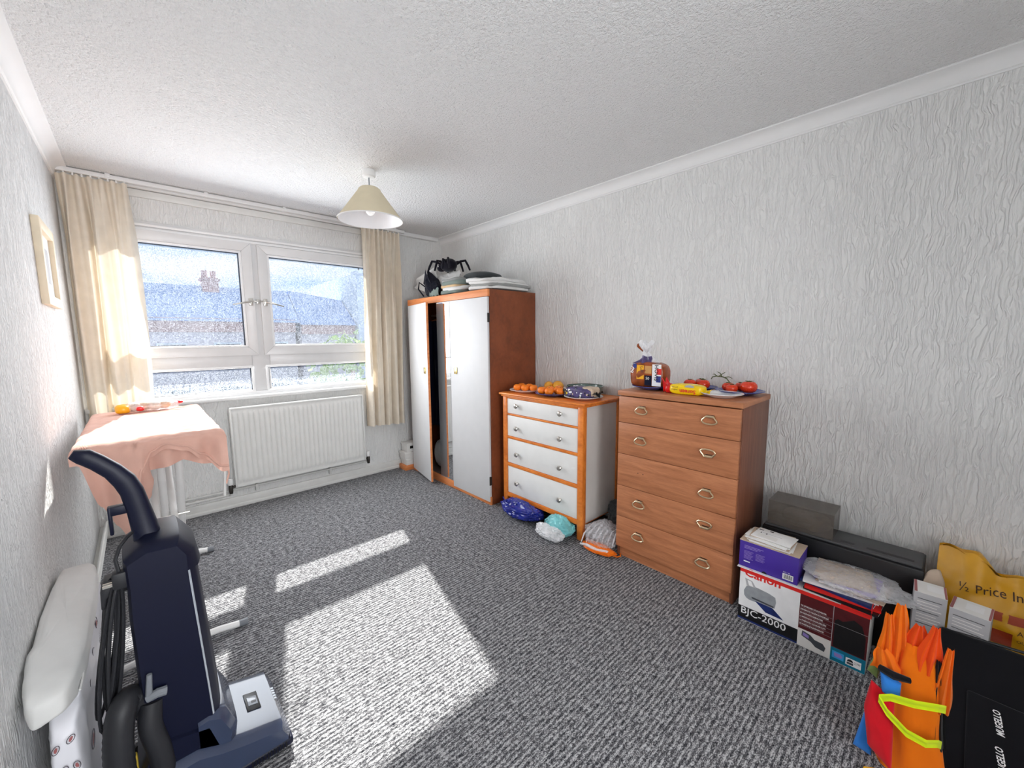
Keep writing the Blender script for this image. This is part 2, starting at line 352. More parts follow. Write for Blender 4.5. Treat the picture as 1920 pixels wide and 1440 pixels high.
# wall behind the camera; doorway, hall and hall window are added for fill light
DX0, DX1, DZ1, HY0 = -.24, 1.02, 2.06, YN-.95
struct(MB().box(XL, DX0, YN-T, YN, 0, ZC).box(DX1, XR, YN-T, YN, 0, ZC).box(DX0, DX1, YN-T, YN, DZ1, ZC).build('wall_near', 'wall_paper', origin=(0,0,0), smooth=0))
HX0, HX1 = -.45, 1.30
struct(MB().box(HX0, HX1, HY0-T, YN-T, -.06, 0).build('floor_added_hall', 'carpet', origin=(0,0,0), smooth=0))
struct(MB().box(HX0, HX1, HY0-T, YN-T, ZC, ZC+.06).build('ceiling_added_hall', 'cornice_white', origin=(0,0,0), smooth=0))
struct(MB().box(HX0-T, HX0, HY0-T, YN-T, 0, ZC).build('wall_added_hall_left', 'cornice_white', origin=(0,0,0), smooth=0))
struct(MB().box(HX1, HX1+T, HY0-T, YN-T, 0, ZC).build('wall_added_hall_right', 'cornice_white', origin=(0,0,0), smooth=0))
struct(MB().box(HX0, HX1, HY0-T, HY0, 0, .65).box(HX0, HX1, HY0-T, HY0, 2.25, ZC).box(HX0, -.28, HY0-T, HY0, .65, 2.25).box(1.12, HX1, HY0-T, HY0, .65, 2.25).build('wall_added_hall_end', 'cornice_white', origin=(0,0,0), smooth=0))
hw = struct(MB().box(-.28, -.22, HY0-T, HY0, .65, 2.25).box(1.06, 1.12, HY0-T, HY0, .65, 2.25).box(-.22, 1.06, HY0-T, HY0, .65, .71).box(-.22, 1.06, HY0-T, HY0, 2.19, 2.25).build('window_added_hall', 'upvc_white', origin=(0,0,0), smooth=0))  # unseen frame added around the rear fill lamp
struct(MB().box(DX0, DX0+.03, YN-T-.01, YN+.012, 0, DZ1).box(DX1-.03, DX1, YN-T-.01, YN+.012, 0, DZ1).box(DX0, DX1, YN-T-.01, YN+.012, DZ1-.03, DZ1).build('trim_added_doorway', 'white_paint', origin=(0,0,0), smooth=0))  # jambs and head of the added doorway
WX0, WX1, WZ0, WZ1 = -.265, 1.735, .885, 2.145
struct(MB().box(XL, WX0, YW, YW+T, 0, ZC).box(WX1, XR, YW, YW+T, 0, ZC).box(WX0, WX1, YW, YW+T, 0, WZ0).box(WX0, WX1, YW, YW+T, WZ1, ZC).build('wall_far', 'wall_paper_far', origin=(0,0,0), smooth=0))
def cove(sgn, x):
    c = .066; pts = [(x, ZC-c), (x+sgn*.006, ZC-c), (x+sgn*.006, ZC-c+.006)]
    for k in range(7):
        a = pi/2*k/6; pts.append((x+sgn*(.012+(c-.02)*(1-cos(a))), ZC-c+.010+(c-.018)*sin(a)))
    pts += [(x+sgn*c, ZC-.006), (x+sgn*c, ZC), (x, ZC)]
    return pts
struct(MB().prism(cove(-1, XR), 'y', YN, YW-.001).build('trim_1', 'cornice_white', origin=(0,0,0), smooth=30))
struct(MB().prism(cove(1, XL), 'y', YN, YW-.001).build('trim_2', 'cornice_white', origin=(0,0,0), smooth=30))
struct(MB().box(XL, XR-.066, YW-.05, YW, ZC-.036, ZC).build('trim_3', 'cornice_white', origin=(0,0,0), bev=.004))
struct(MB().box(XL, 1.98, YW-.018, YW, ZC-.088, ZC-.040).build('trim_4', 'skirting_white', origin=(0,0,0), bev=.003))
struct(MB().box(XL+.018, XR-.018, YW-.018, YW, 0, .085).box(XL+.018, XR-.018, YW-.024, YW, 0, .03).build('baseboard_far', 'skirting_white', origin=(0,0,0), bev=.004))
struct(MB().box(XL, XL+.018, YN, YW, 0, .085).box(XL, XL+.024, YN, YW, 0, .03).build('baseboard_left', 'skirting_white', origin=(0,0,0), bev=.004))
struct(MB().box(XR-.018, XR, YN, YW, 0, .085).build('baseboard_right', 'skirting_white', origin=(0,0,0), bev=.004))

# ------------------------------------------------------------------ window
win = thing('window_1', 'white plastic window with two opening casements over two low fixed panes', 'window', (.735, YW, WZ0)); win['kind'] = 'structure'
del win['category']
FY0, FY1 = YW-.012, YW+.05
MB().box(WX0, WX1, FY0, FY1, WZ0, .925).build('bottom_rail', 'upvc_white', win, bev=.004)
MB().box(WX0, -.225, FY0, FY1, .925, 2.10).build('side_jamb', 'upvc_white', win, bev=.004)
MB().box(1.70, WX1, FY0, FY1, .925, 2.10).build('side_jamb', 'upvc_white', win, bev=.004)
MB().box(.665, .79, FY0+.004, FY1, .925, 2.10).build('mullion', 'upvc_white', win, bev=.004)
MB().box(-.225, .665, FY0, FY1, 1.125, 1.225).build('transom', 'upvc_white', win, bev=.004)
MB().box(.79, 1.70, FY0, FY1, 1.125, 1.225).build('transom', 'upvc_white', win, bev=.004)
MB().box(WX0, WX1, FY0, FY1, 2.075, WZ1).build('top_rail', 'upvc_white', win, bev=.004)
for z in (2.092, 2.118): MB().box(WX0, WX1, FY0-.012, FY0, z-.009, z+.009).build('vent_strip', 'upvc_bead', win, bev=.004)
def mitred(x0, x1, z0, z1, wd, y0, y1):
    m = MB()
    o = [(x0, z0), (x1, z0), (x1, z1), (x0, z1)]; i = [(x0+wd, z0+wd), (x1-wd, z0+wd), (x1-wd, z1-wd), (x0+wd, z1-wd)]
    parts = []
    for k in range(4):
        a, b, c, d = o[k], o[(k+1) % 4], i[(k+1) % 4], i[k]; g = .0006
        parts.append(MB().prism([a, b, c, d], 'y', y0, y1))
    return parts
def casement(x0, x1, z0, z1, hx, lev):
    c = MB(); S = mitred(x0, x1, z0, z1, .066, FY0-.022, FY1-.012)
    root = S[0].build('casement', 'upvc_white', win, bev=.003)
    for s in S[1:]: s.build('sash_rail', 'upvc_white', root, bev=.003)
    for s in mitred(x0+.066, x1-.066, z0+.066, z1-.066, .016, FY0-.012, FY1-.02): s.build('glazing_bead', 'upvc_bead', root, bev=.003)
    for s in mitred(x0+.080, x1-.080, z0+.080, z1-.080, .005, FY0+.006, FY1-.02): s.build('gasket', 'gasket', root)
    MB().box(x0+.078, x1-.078, YW+.012, YW+.018, z0+.078, z1-.078).build('pane', 'pane_glass', root, smooth=0)
    h = MB().box(hx-.014, hx+.014, FY0-.034, FY0-.020, 1.605, 1.66)
    h.box(hx-.010, hx+.010, FY0-.052, FY0-.032, 1.618, 1.645)
    h.tube([(hx, FY0-.05, 1.632), (hx+lev*.03, FY0-.058, 1.628), (hx+lev*.125, FY0-.058, 1.604)], [.008, .008, .006], 8)
    h.build('handle', 'chrome', root, bev=.002)
casement(-.235, .712, 1.212, 2.085, .683, -1)
casement(.752, 1.712, 1.212, 2.080, .783, 1)
MB().box(.722, .744, FY0-.020, FY0+.006, 1.62, 1.655).tube([(.70, FY0-.03, 1.638), (.77, FY0-.03, 1.64)], .005, 8).build('latch', 'chrome', win, bev=.002)
def fixed(x0, x1, z0, z1):
    S = mitred(x0, x1, z0, z1, .018, FY0-.004, FY1-.02); root = S[0].build('fixed_light', 'upvc_bead', win, bev=.003)
    for s in S[1:]: s.build('glazing_bead', 'upvc_bead', root, bev=.003)
    for s in mitred(x0+.018, x1-.018, z0+.018, z1-.018, .004, FY0+.004, FY1-.02): s.build('gasket', 'gasket', root)
    MB().box(x0+.016, x1-.016, YW+.012, YW+.018, z0+.016, z1-.016).build('pane', 'pane_glass', root, smooth=0)
fixed(-.225, .672, .918, 1.130); fixed(.755, 1.700, .918, 1.130)
MB().box(XL+.004, 1.80, YW-.060, YW-.011, .868, .896).build('window_sill', 'white_paint', win, bev=.008, seg=3)

# ------------------------------------------------------------------ radiator and pipes
RX0, RX1, RZ0, RZ1, RY = .475, 1.508, .185, .805, YW-.075
rad = thing('radiator', 'white ribbed panel radiator under the window', 'radiator', ((RX0+RX1)/2, RY, RZ0))
def radp(u, v):
    x = RX0+.012+u*(RX1-RX0-.024); z = RZ0+v*(RZ1-RZ0)
    inner = .035 < z-RZ0 < RZ1-RZ0-.035
    t = (u*28) % 1.0; prof = max(0, sin(pi*t))**.7
    e = min(1, max(0, min(z-RZ0-.03, RZ1-.03-z)/.02))
    return (x, RY-.012-.012*prof*e, z)
MB().grid(radp, 28*8, 40).build('ribbed_panel', 'radiator_white', rad, smooth=60)
MB().box(RX0, RX1, RY-.010, RY+.018, RZ0, RZ1).build('back_panel', 'radiator_white', rad, bev=.004)
MB().box(RX0-.002, RX1+.002, RY-.026, RY+.022, RZ1-.004, RZ1+.010).build('top_edge', 'radiator_white', rad, bev=.004)
for x in (RX0-.004, RX1-.006): MB().box(x, x+.010, RY-.026, RY+.022, RZ0, RZ1).build('side_cover', 'radiator_white', rad, bev=.003)
for x in (.70, 1.28): MB().box(x, x+.03, RY+.016, YW-.001, .3, .7).build('wall_bracket', 'radiator_white', rad)
for x, s in ((RX0-.035, -1), (RX1+.035, 1)):
    v = MB().lathe([(.012, .14), (.015, .165), (.015, .20), (.010, .21)], (x, RY, 0), 14).tube([(x, RY, .185), (x-s*.05, RY, .195)], .010, 10).build('valve', 'dark_metal', rad)
    MB().lathe([(.017, .21), (.020, .22), (.019, .25), (.014, .258)], (x, RY, 0), 14).build('valve_cap', 'white_paint', v)
PY = YW-.034
pip = thing('heating_pipe', 'painted heating pipes running along the skirting under the radiator', 'pipe', (.6, PY, .1))
lx = XL+.036
MB().tube([(lx, .2, .105), (lx, 3.6, .105), (lx, 3.70, .11), (lx+.03, PY-.005, .118), (lx+.1, PY, .12), (RX0-.05, PY, .12), (RX0-.038, PY-.01, .125), (RX0-.035, RY, .14)], .011, 10).build('pipe_run', 'copper_painted', pip)
MB().tube([(lx+.004, .2, .150), (lx+.004, 3.66, .150), (lx+.06, PY, .150), (.8, PY, .150), (1.50, PY, .150), (RX1+.034, PY-.005, .150), (RX1+.035, RY, .150)], .009, 10).build('pipe_run', 'copper_painted', pip)
for x in (.16, .22): MB().tube([(x, PY, .12), (x+.02, PY, .12)], .0155, 12).build('pipe_coupling', 'copper_painted', pip)
for x in (-.1, .62, 1.2): MB().box(x-.009, x+.009, PY-.014, YW, .105, .165).build('pipe_clip', 'copper_painted', pip)

# ------------------------------------------------------------------ curtain track and curtains
RAILY = YW-.105
rl = thing('curtain_track', 'white curtain track along the ceiling above the window', 'curtain track', (.85, RAILY, 2.335))
MB().box(XL+.004, 2.0, RAILY-.012, RAILY+.012, 2.352, 2.378).build('track', 'white_paint', rl, bev=.003)
for x in (-.05, .45, .95, 1.45, 1.9): MB().box(x-.012, x+.012, RAILY-.016, YW-.05, 2.360, 2.384).build('track_bracket', 'white_paint', rl, bev=.002)
for x in [XL+.05+.038*i for i in range(8)]+[1.57+.052*i for i in range(8)]: MB().box(x-.004, x+.004, RAILY-.006, RAILY+.006, 2.336, 2.352).build('glider', 'white_paint', rl)
def curtain(label, x0t, x1t, x0b, x1b, ztop, zb, pleats, seed, amp, hemwave, billow):
    root = thing('curtain', label, 'curtain', ((x0b+x1b)/2, RAILY, min(zb(0), zb(1))), 'cream window curtains')
    HD = .085
    def P(u, v, off=0):
        zt = ztop(u); z0 = zb(u); z = zt+(z0-zt)*v; d = (zt-z)
        k = min(1, d/.35); x = (x0t+(x1t-x0t)*u)*(1-v)+(x0b+(x1b-x0b)*u)*v
        ph = u*pleats*2*pi
        head = .020*math.copysign(abs(sin(ph))**.6, sin(ph))*(1-k*.5)
        fold = amp*(sin(ph*.5+seed+.8*sin(2.2*v+seed))+.55*sin(ph*.83+1.7*seed+v*1.5)+.35*noise.noise(Vector((u*9, v*2.2, seed))))*k
        x += .012*sin(ph*.5+1.1+v*2)*k*(1-.3*v)+billow(u, v)
        return (x, RAILY+.004+head+fold, z-.004*abs(cos(ph))*(1-k))
    v0 = HD/(ztop(.5)-zb(.5))
    MB().grid(lambda u, v: P(u, v0*v), 110, 5).build('heading', 'curtain_cream', root, smooth=60)
    b = MB().grid(lambda u, v: P(u, v0+(1-v0)*v), 110, 60).build('drape', 'curtain_cream', root, smooth=70)
    h = MB().grid(lambda u, v: (lambda q: (q[0], q[1]-.0018, q[2]))(P(u, .962+.038*v)), 110, 3).build('hem', 'curtain_cream', b, smooth=70)
    return root
curtain('long cream pinch-pleat curtain hanging at the left end of the window, by the left wall', XL+.012, .035, XL+.02, .05, lambda u: 2.345, lambda u: .80, 6, .4, .034, 0, lambda u, v: .02*sin(pi*v)*(u-.3))
curtain('cream gathered curtain hanging at the right end of the window, beside the wardrobe', 1.575, 1.945, 1.545, 1.925, lambda u: 2.345, lambda u: .505-.02*u, 9, 2.1, .032, 0, lambda u, v: .012*sin(4*v)*(u-.5))

# ------------------------------------------------------------------ pendant lamp
LX, LY = 1.155, 2.556
lm = thing('pendant_lamp', 'cream coolie lampshade hanging from a white ceiling rose', 'lamp', (LX, LY, ZC))
MB().lathe([(.034, ZC-.042), (.040, ZC-.034), (.041, ZC)], (LX, LY, 0), 28).build('ceiling_rose', 'white_paint', lm)
MB().tube([(LX, LY, ZC-.04), (LX, LY, 2.285)], .0035, 8).build('cord', 'grey_plastic', lm)
MB().lathe([(.018, 2.235), (.018, 2.275), (.012, 2.288), (.006, 2.296)], (LX, LY, 0), 16).build('lampholder', 'white_paint', lm)
PR = [(.055, 2.279), (.066, 2.272), (.073, 2.258), (.198, 2.085)]
s = MB().lathe(PR, (LX, LY, 0), 48, cap0=False, cap1=False).build('shade', 'cream_shade', lm, smooth=40)
MB().lathe([(r-.003, z-.001) for r, z in PR], (LX, LY, 0), 48, cap0=False, cap1=False).build('lining', 'shade_lining', s, smooth=40)
MB().lathe([(.199, 2.083), (.200, 2.088), (.196, 2.089), (.195, 2.083)], (LX, LY, 0), 48, cap0=False, cap1=False).build('rim', 'white_paint', s)
MB().lathe([(.016, 2.276), (.056, 2.280), (.056, 2.276)], (LX, LY, 0), 30, cap0=False, cap1=False).build('spider_ring', 'cream_shade', s)
MB().lathe([(.012, 2.235), (.016, 2.215), (.029, 2.18), (.032, 2.155), (.027, 2.132), (.014, 2.118), (.003, 2.114)], (LX, LY, 0), 24).build('bulb', 'bulb_glass', lm, smooth=60)

# ------------------------------------------------------------------ picture frame on left wall
pf = thing('picture_frame', 'small pale wooden picture frame hanging on the left wall', 'picture frame', (XL, 2.89, 1.5))
for nm, a, b, c, d in (('frame_side', 2.685, 2.725, 1.50, 1.875), ('frame_side', 3.055, 3.095, 1.50, 1.875), ('frame_rail', 2.725, 3.055, 1.50, 1.545), ('frame_rail', 2.725, 3.055, 1.83, 1.875)):
    MB().box(XL, XL+.026, a, b, c, d).build(nm, 'pic_frame', pf, bev=.003)
MB().box(XL, XL+.008, 2.725, 3.055, 1.545, 1.83).build('picture', 'pic_mount', pf)
MB().box(XL+.0085, XL+.0095, 2.80, 2.98, 1.61, 1.77).build('print', 'card_grey', pf)

# ------------------------------------------------------------------ wardrobe
WF, WB, W0, W1, WH = 1.965, 2.484, 2.385, 3.612, 1.705
wr = thing('wardrobe', 'tall brown wardrobe with white doors, left door ajar, beside the window', 'wardrobe', ((WF+WB)/2, (W0+W1)/2, 0))
MB().box(WF+.020, WB, W0, W0+.018, 0, WH).build('side_panel', 'wardrobe_wood', wr, bev=.0015)
MB().box(WF+.020, WB, W1-.018, W1, 0, WH).build('side_panel', 'wardrobe_wood', wr, bev=.0015)
MB().box(WF+.020, WB, W0+.018, W1-.018, WH-.02, WH).build('top_panel', 'wardrobe_wood', wr)
MB().box(WF, WF+.020, W0, W1, WH-.055, WH).build('top_rail', 'wardrobe_trim', wr, bev=.0015)
MB().box(WF+.03, WB, W0+.018, W1-.018, .05, .068).build('bottom_shelf', 'wardrobe_inside', wr)
MB().box(WF+.004, WF+.02, W0, W1, 0, .068).build('plinth', 'wardrobe_trim', wr, bev=.0015)
MB().box(WB-.008, WB, W0+.018, W1-.018, .05, WH-.02).build('back_panel', 'wardrobe_inside', wr)
MB().box(WF+.03, WB-.01, 2.893, 2.909, .068, WH-.02).build('partition', 'wardrobe_inside', wr)
MB().tube([(2.22, 2.909, 1.56), (2.22, W1-.018, 1.56)], .012, 10).build('hanging_rail', 'chrome', wr)
def pull(parent, M):
    p = MB().box(-.021, .021, -.028, .028, 0, .006).xf(M).build('handle', 'brass', parent, bev=.005, seg=3)
    MB().box(-.011, .011, -.017, .017, .006, .0075).xf(M).build('inset', 'antique_brass', p, bev=.001)
d = MB().box(WF, WF+.018, W0+.006, 2.897, .026, WH-.058).build('door', 'door_white', wr, bev=.0015)
pull(d, frame((WF, 2.822, 1.061), (0,-1,0), (0,0,1)))
for z in (.2, 1.49): MB().box(WF-.003, WF+.02, W0+.001, W0+.006, z-.035, z+.035).build('hinge', 'dark_metal', d)
# narrow mirrored middle panel
d = MB().box(WF+.004, WF+.02, 2.902, 3.105, .07, WH-.058).build('mirror_panel', 'door_white', wr)
MB().box(WF+.0005, WF+.004, 2.906, 3.101, .075, WH-.064).build('mirror', 'mirror_glass', d)
# left door, hinged at the far end and a hand's width open
AL = radians(11.0); R = Matrix.Translation((WF, W1-.004, 0)) @ Matrix.Rotation(-AL, 4, 'Z')
d = MB().box(-.001, .017, -.502, 0, .026, WH-.058).xf(R).build('door', 'door_white', wr, bev=.0015)
d['label'] = 'white wardrobe door standing ajar'
MB().box(-.0015, .0175, -.5035, -.5022, .026, WH-.058).xf(R).build('edge_strip', 'wardrobe_trim', d)
pull(d, frame(R @ Vector((-.001, -.43, 1.047)), R.to_3x3() @ Vector((0,-1,0)), (0,0,1)))
# clothes and a bag inside
def hang(u, v):
    y = 3.14+.40*u; z = 1.50-1.02*v; return (2.12+.03*sin(u*23+v*2)+.02*sin(u*51), y, z)
c = thing('hanging_coat', 'dark navy coat hanging inside the half-open wardrobe', 'coat', (2.14, 3.34, .48))
MB().grid(hang, 60, 20).build('coat_front', 'navy_cloth', c, smooth=60)
MB().grid(lambda u, v: (hang(u, v)[0]+.12-.05*abs(u-.5), hang(u, v)[1], hang(u, v)[2]), 60, 20).build('coat_back', 'navy_cloth', c, smooth=60)
MB().tube([(2.18, 3.14, 1.50), (2.20, 3.34, 1.545), (2.18, 3.54, 1.50)], .008, 8).tube([(2.20, 3.34, 1.545), (2.215, 3.34, 1.575), (2.225, 3.34, 1.580)], .003, 6).build('hanger', 'wardrobe_trim', c)
tag(MB().blob((2.16, 3.27, .21), .11, .13, .14, 2.6, rough=.014, freq=9, seed=3).build('laundry_bag', 'pale_cloth', smooth=60), 'pale soft bag on the wardrobe floor behind the open door', 'bag')

# boxes in the gap between wardrobe and window wall
tag(MB().box(1.885, 2.05, 3.632, 3.765, 0, .05).build('wood_block', 'wardrobe_trim', bev=.002), 'short brown wooden block on the carpet between wardrobe and window wall', 'block')
def lidbox(name, label, x0, x1, z0, z1, slot):
    t = thing(name, label, 'box', ((x0+x1)/2, 3.70, z0), 'white cartons between wardrobe and window')
    MB().box(x0+.004, x1-.004, 3.640, 3.756, z0, z1-.012).build('carton', 'card_white', t, bev=.002)
    MB().box(x0, x1, 3.636, 3.760, z1-.022, z1).build('lid', 'card_white', t, bev=.002)
    if slot: MB().box(x0+.035, x1-.05, 3.6335, 3.6365, z1-.052, z1-.026).build('hand_slot', 'print_black', t)
lidbox('carton', 'lowest white carton of the stack beside the wardrobe', 1.90, 2.06, .051, .115, 0)
lidbox('carton', 'wider middle white carton of the stack beside the wardrobe', 1.885, 2.05, .116, .185, 0)
lidbox('carton', 'topmost white carton with dark slot beside the wardrobe', 1.91, 2.04, .186, .272, 1)

# pile on top of the wardrobe
TZ = WH+.001
def fold_stack(name, label, mat, x0, x1, y0, y1, z0, h, n, seed, cat='clothes', group=None, z1s=0):
    t = thing(name, label, cat, ((x0+x1)/2, (y0+y1)/2, z0), group)
    for i in range(n):
        a = z0+h*i/n; mm = mat[i % len(mat)]
        dx, dy = random.uniform(-.025, .015), random.uniform(-.03, .03)
        def lift(p, d, a=a, i=i):
            w = noise.noise(Vector((p.x*7+seed, p.y*7+i*3, seed)))
            return Vector((p.x, p.y, p.z+.012*w+z1s*p.y))
        MB().blob(((x0+x1)/2+dx, (y0+y1)/2+dy, a+h/n/2+.004), (x1-x0)/2, (y1-y0)/2, h/n*.62+.003, 4.5, 40, 12, rough=.011, freq=13, seed=seed+i, fn=lift).build('fold', mm, t, smooth=60)
    return t
fold_stack('folded_sheets', 'flat pile of pale grey and white folded fabric on wardrobe, near corner', ['pale_cloth', 'grey_cloth', 'pale_cloth', 'pale_cloth'], 2.02, 2.46, 2.40, 2.75, TZ+.012, .082, 4, 2, 'fabric pile', z1s=.05)
fold_stack('folded_clothes', 'middle heap of grey, white and tan folded clothes on wardrobe top', ['green_grey_cloth', 'pale_cloth', 'tan_cloth', 'green_grey_cloth', 'grey_cloth'], 2.02, 2.42, 2.80, 3.12, TZ+.012, .12, 5, 5, 'clothes')
tag(MB().blob((2.24, 2.78, TZ+.150), .15, .15, .035, 2.6, rough=.006, freq=8, seed=9).xf(Matrix.Identity(4)).build('dark_cushion', 'charcoal_cloth', smooth=60), 'dark charcoal fabric cushion lying on the clothes on wardrobe', 'cushion')
tag(MB().blob((2.10, 2.98, TZ+.014), .07, .06, .012, 3, rough=.004, freq=20, seed=4).build('yellow_cloth', 'amber_wrap', smooth=60), 'scrap of yellow cloth at the wardrobe front edge', 'cloth')
tag(MB().crag((2.20, 3.27, TZ+.130), .11, .20, .128, 6, 44, .025, 8).build('white_fabric_bag', 'pale_cloth', smooth=40), 'crumpled white fabric bag at the far end of wardrobe top, under toy spider', 'bag')
tag(MB().grid(lambda u, v: (2.10-.03*u+.015*sin(v*5), 3.28+.38*u-.08*v*u, TZ+.02+.11*u+(.27-.05*u)*v-.14*u*v), 14, 12).build('pale_carrier', 'pale_cloth', smooth=50), 'flat pale grey carrier bag sticking out past the black bag on wardrobe', 'bag')
bb = thing('black_bag', 'black fabric bag slumped on wardrobe front edge below toy spider', 'bag', (2.05, 3.26, TZ))
def bbag(p, d):
    t = (p.z+.10)/.2; return Vector((p.x*(1-.35*t), p.y*(1-.42*t)+.05*t, p.z+.035*sin(p.y*22+1)*max(0, t-.3)))
MB().crag((2.065, 3.27, TZ+.108), .082, .150, .106, 12, 36, .02, 8, fn=bbag).build('bag_body', 'black_cloth', bb, smooth=40)
MB().grid(lambda u, v: (2.015-.01*v, 3.26+.13*u*(1-v)+.07*v, TZ+.13+.12*v+.012*sin(u*7)), 12, 12).build('bag_corner', 'black_cloth', bb, smooth=50)
MB().tube([(2.02, 3.37, TZ+.11), (1.99, 3.42, TZ+.15), (1.985, 3.43, TZ+.09), (2.01, 3.38, TZ+.02)], .007, 8).build('bag_handle', 'black_cloth', bb)
MB().grid(lambda u, v: (1.995-.012*sin(u*5)-.02*v*(1-v), 3.10+.17*u, TZ+.004+.07*v*(1-.5*u)+.008*sin(u*21+v*6)), 30, 10).build('striped_lining', 'green_grey_cloth', bb, smooth=50)
sp = thing('toy_spider', 'black plush toy spider with bent legs sitting on top of the pile on wardrobe', 'soft toy', (2.13, 3.13, TZ+.24))
S0 = Vector((2.13, 3.13, TZ+.285))
MB().blob(S0, .062, .092, .058, 2, 30, 18, rough=.003, freq=30, seed=2).build('abdomen', 'spider_plush', sp, smooth=60)
MB().blob(S0+Vector((-.018, .095, -.014)), .038, .040, .034, 2, 24, 14, rough=.002, freq=30, seed=5).build('head', 'spider_plush', sp, smooth=60)
for dy in (-.004, .018): MB().lathe([(.001, -.006), (.006, -.003), (.006, .003), (.001, .006)], S0+Vector((-.054, .095+dy*1.4, -.004)), 10, 'x').build('eye', 'china_white', sp, smooth=60)
for sd in (-1, 1):
    for i, (fy, ln, hgt) in enumerate(((.085, .17, .035), (.03, .13, .03), (-.03, .12, .03), (-.075, .10, .028))):
        b = S0+Vector((sd*.03, .04-.028*i, -.005)); k = b+Vector((sd*.062, fy*1.1, hgt+.012)); e = k+Vector((sd*.02, fy*.55, -hgt-.06))
        MB().tube([b, b*.4+k*.6+Vector((0, 0, .012)), k, k*.5+e*.5+Vector((0, fy*.06, .0)), e], [.011, .011, .011, .010, .008], 8).build('leg', 'spider_plush', sp)

# ------------------------------------------------------------------ white and brown chest of drawers
CF, CB, C0, C1, CZ = 2.030, 2.462, 1.530, 2.300, .920
ch = thing('white_chest_of_drawers', 'old chest with four white drawers in an orange wood frame', 'chest of drawers', ((CF+CB)/2, (C0+C1)/2, 0))
for y0 in (C0, C1-.045):
    MB().box(CF, CF+.042, y0, y0+.045, 0, CZ-.02).build('corner_post', 'orange_wood', ch, bev=.006)
    MB().box(CB-.04, CB, y0, y0+.045, 0, CZ-.02).build('corner_post', 'orange_wood', ch, bev=.006)
ov = [(CF-.022, C0-.022), (CB+.012, C0-.022), (CB+.012, C1+.022), (CF-.022, C1+.022)]
MB().box(CF-.022, CB+.012, C0-.022, C1+.022, CZ-.016, CZ).build('top', 'orange_wood', ch, bev=.006, seg=3)
MB().box(CF-.008, CB, C0-.010, C1+.010, CZ-.030, CZ-.016).build('top_moulding', 'orange_wood', ch, bev=.004)
for y0 in (C0+.010, C1-.020): MB().box(CF+.042, CB-.04, y0, y0+.010, .105, CZ-.03).build('side_panel', 'chest_side_cream', ch)
MB().box(CB-.01, CB-.004, C0+.045, C1-.045, .10, CZ-.03).build('back_panel', 'chest_side_cream', ch)
MB().box(CF+.03, CB-.01, C0+.02, C1-.02, .090, .100).build('bottom_board', 'orange_wood', ch)
rails = [(.878, .890), (.749, .761), (.567, .585), (.349, .374), (.100, .133)]
for a, b in rails: MB().box(CF+.004, CF+.040, C0+.045, C1-.045, a, b).build('drawer_rail', 'orange_wood', ch, bev=.002)
for i, (a, b) in enumerate(((.762, .877), (.586, .748), (.375, .566), (.134, .348))):
    dr = MB().box(CF+.008, CF+.026, C0+.046, C1-.046, a+.0015, b-.0015).build('drawer', 'drawer_white', ch, bev=.002)
    for y in (2.142, 1.718):
        zz = (.829, .658, .457, .231)[i]
        kb = MB().lathe([(.009, CF+.008), (.008, CF-.004), (.016, CF-.008), (.0185, CF-.014), (.014, CF-.020), (.004, CF-.0225)][::-1], (0, y, zz), 16, 'x').build('knob', 'chrome', dr, smooth=30)
        for k in range(6):
            a2 = 2*pi*k/6; c0 = Vector((CF-.016, y+.0125*cos(a2), zz+.0125*sin(a2)))
            MB().blob(c0, .004, .0042, .0042, 2, 8, 6).build('petal', 'dark_metal' if k % 2 else 'chrome', kb)

# ------------------------------------------------------------------ teak chest
BF, BB, B0, B1, BZ = 2.072, 2.476, .628, 1.290, 1.025
bc = thing('teak_chest_of_drawers', 'plain teak-brown five drawer chest with brass ring pulls, one pull missing', 'chest of drawers', ((BF+BB)/2, (B0+B1)/2, 0))
MB().box(BF, BB, B0, B0+.016, 0, BZ-.028).build('side_panel', 'teak_side', bc, bev=.0015)
MB().box(BF, BB, B1-.016, B1, 0, BZ-.028).build('side_panel', 'teak_side', bc, bev=.0015)
MB().box(BF-.022, BB, B0-.004, B1+.006, BZ-.028, BZ).build('top', 'teak_front', bc, bev=.002)
MB().box(BB-.008, BB, B0+.016, B1-.016, .05, BZ-.03).build('back_panel', 'teak_side', bc)
MB().box(BF+.006, BF+.02, B0+.016, B1-.016, 0, .066).build('plinth', 'teak_front', bc)
ZB = [.993, .838, .650, .455, .263, .066]
def ring(parent, y, z, flip):
    s = -1 if flip else 1; x = BF-.022
    p = MB().tube([(x-.001, y+.017, z+s*.012), (x-.009, y+.016, z+s*.012), (x-.010, y, z+s*.013), (x-.009, y-.016, z+s*.012), (x-.001, y-.017, z+s*.012)], [.0065]*5, 8).build('ring_pull', 'antique_brass', parent)
    lp_ = [(.019, .014), (.024, .006), (.034, -.004), (.036, -.012), (.028, -.020), (.012, -.024), (-.012, -.024), (-.028, -.020), (-.036, -.012), (-.034, -.004), (-.024, .006), (-.019, .014)]
    loop = [(x-.011-.004*(.014-q[1])/.04, y+q[0], z+s*q[1]) for q in lp_]
    MB().tube(loop, .0042, 8, closed=True).build('ring', 'antique_brass', p)
    MB().box(x-.0015, x+.001, y-.02, y+.02, z+s*.012-.008, z+s*.012+.008).build('back_plate', 'dark_metal', p, bev=.001)
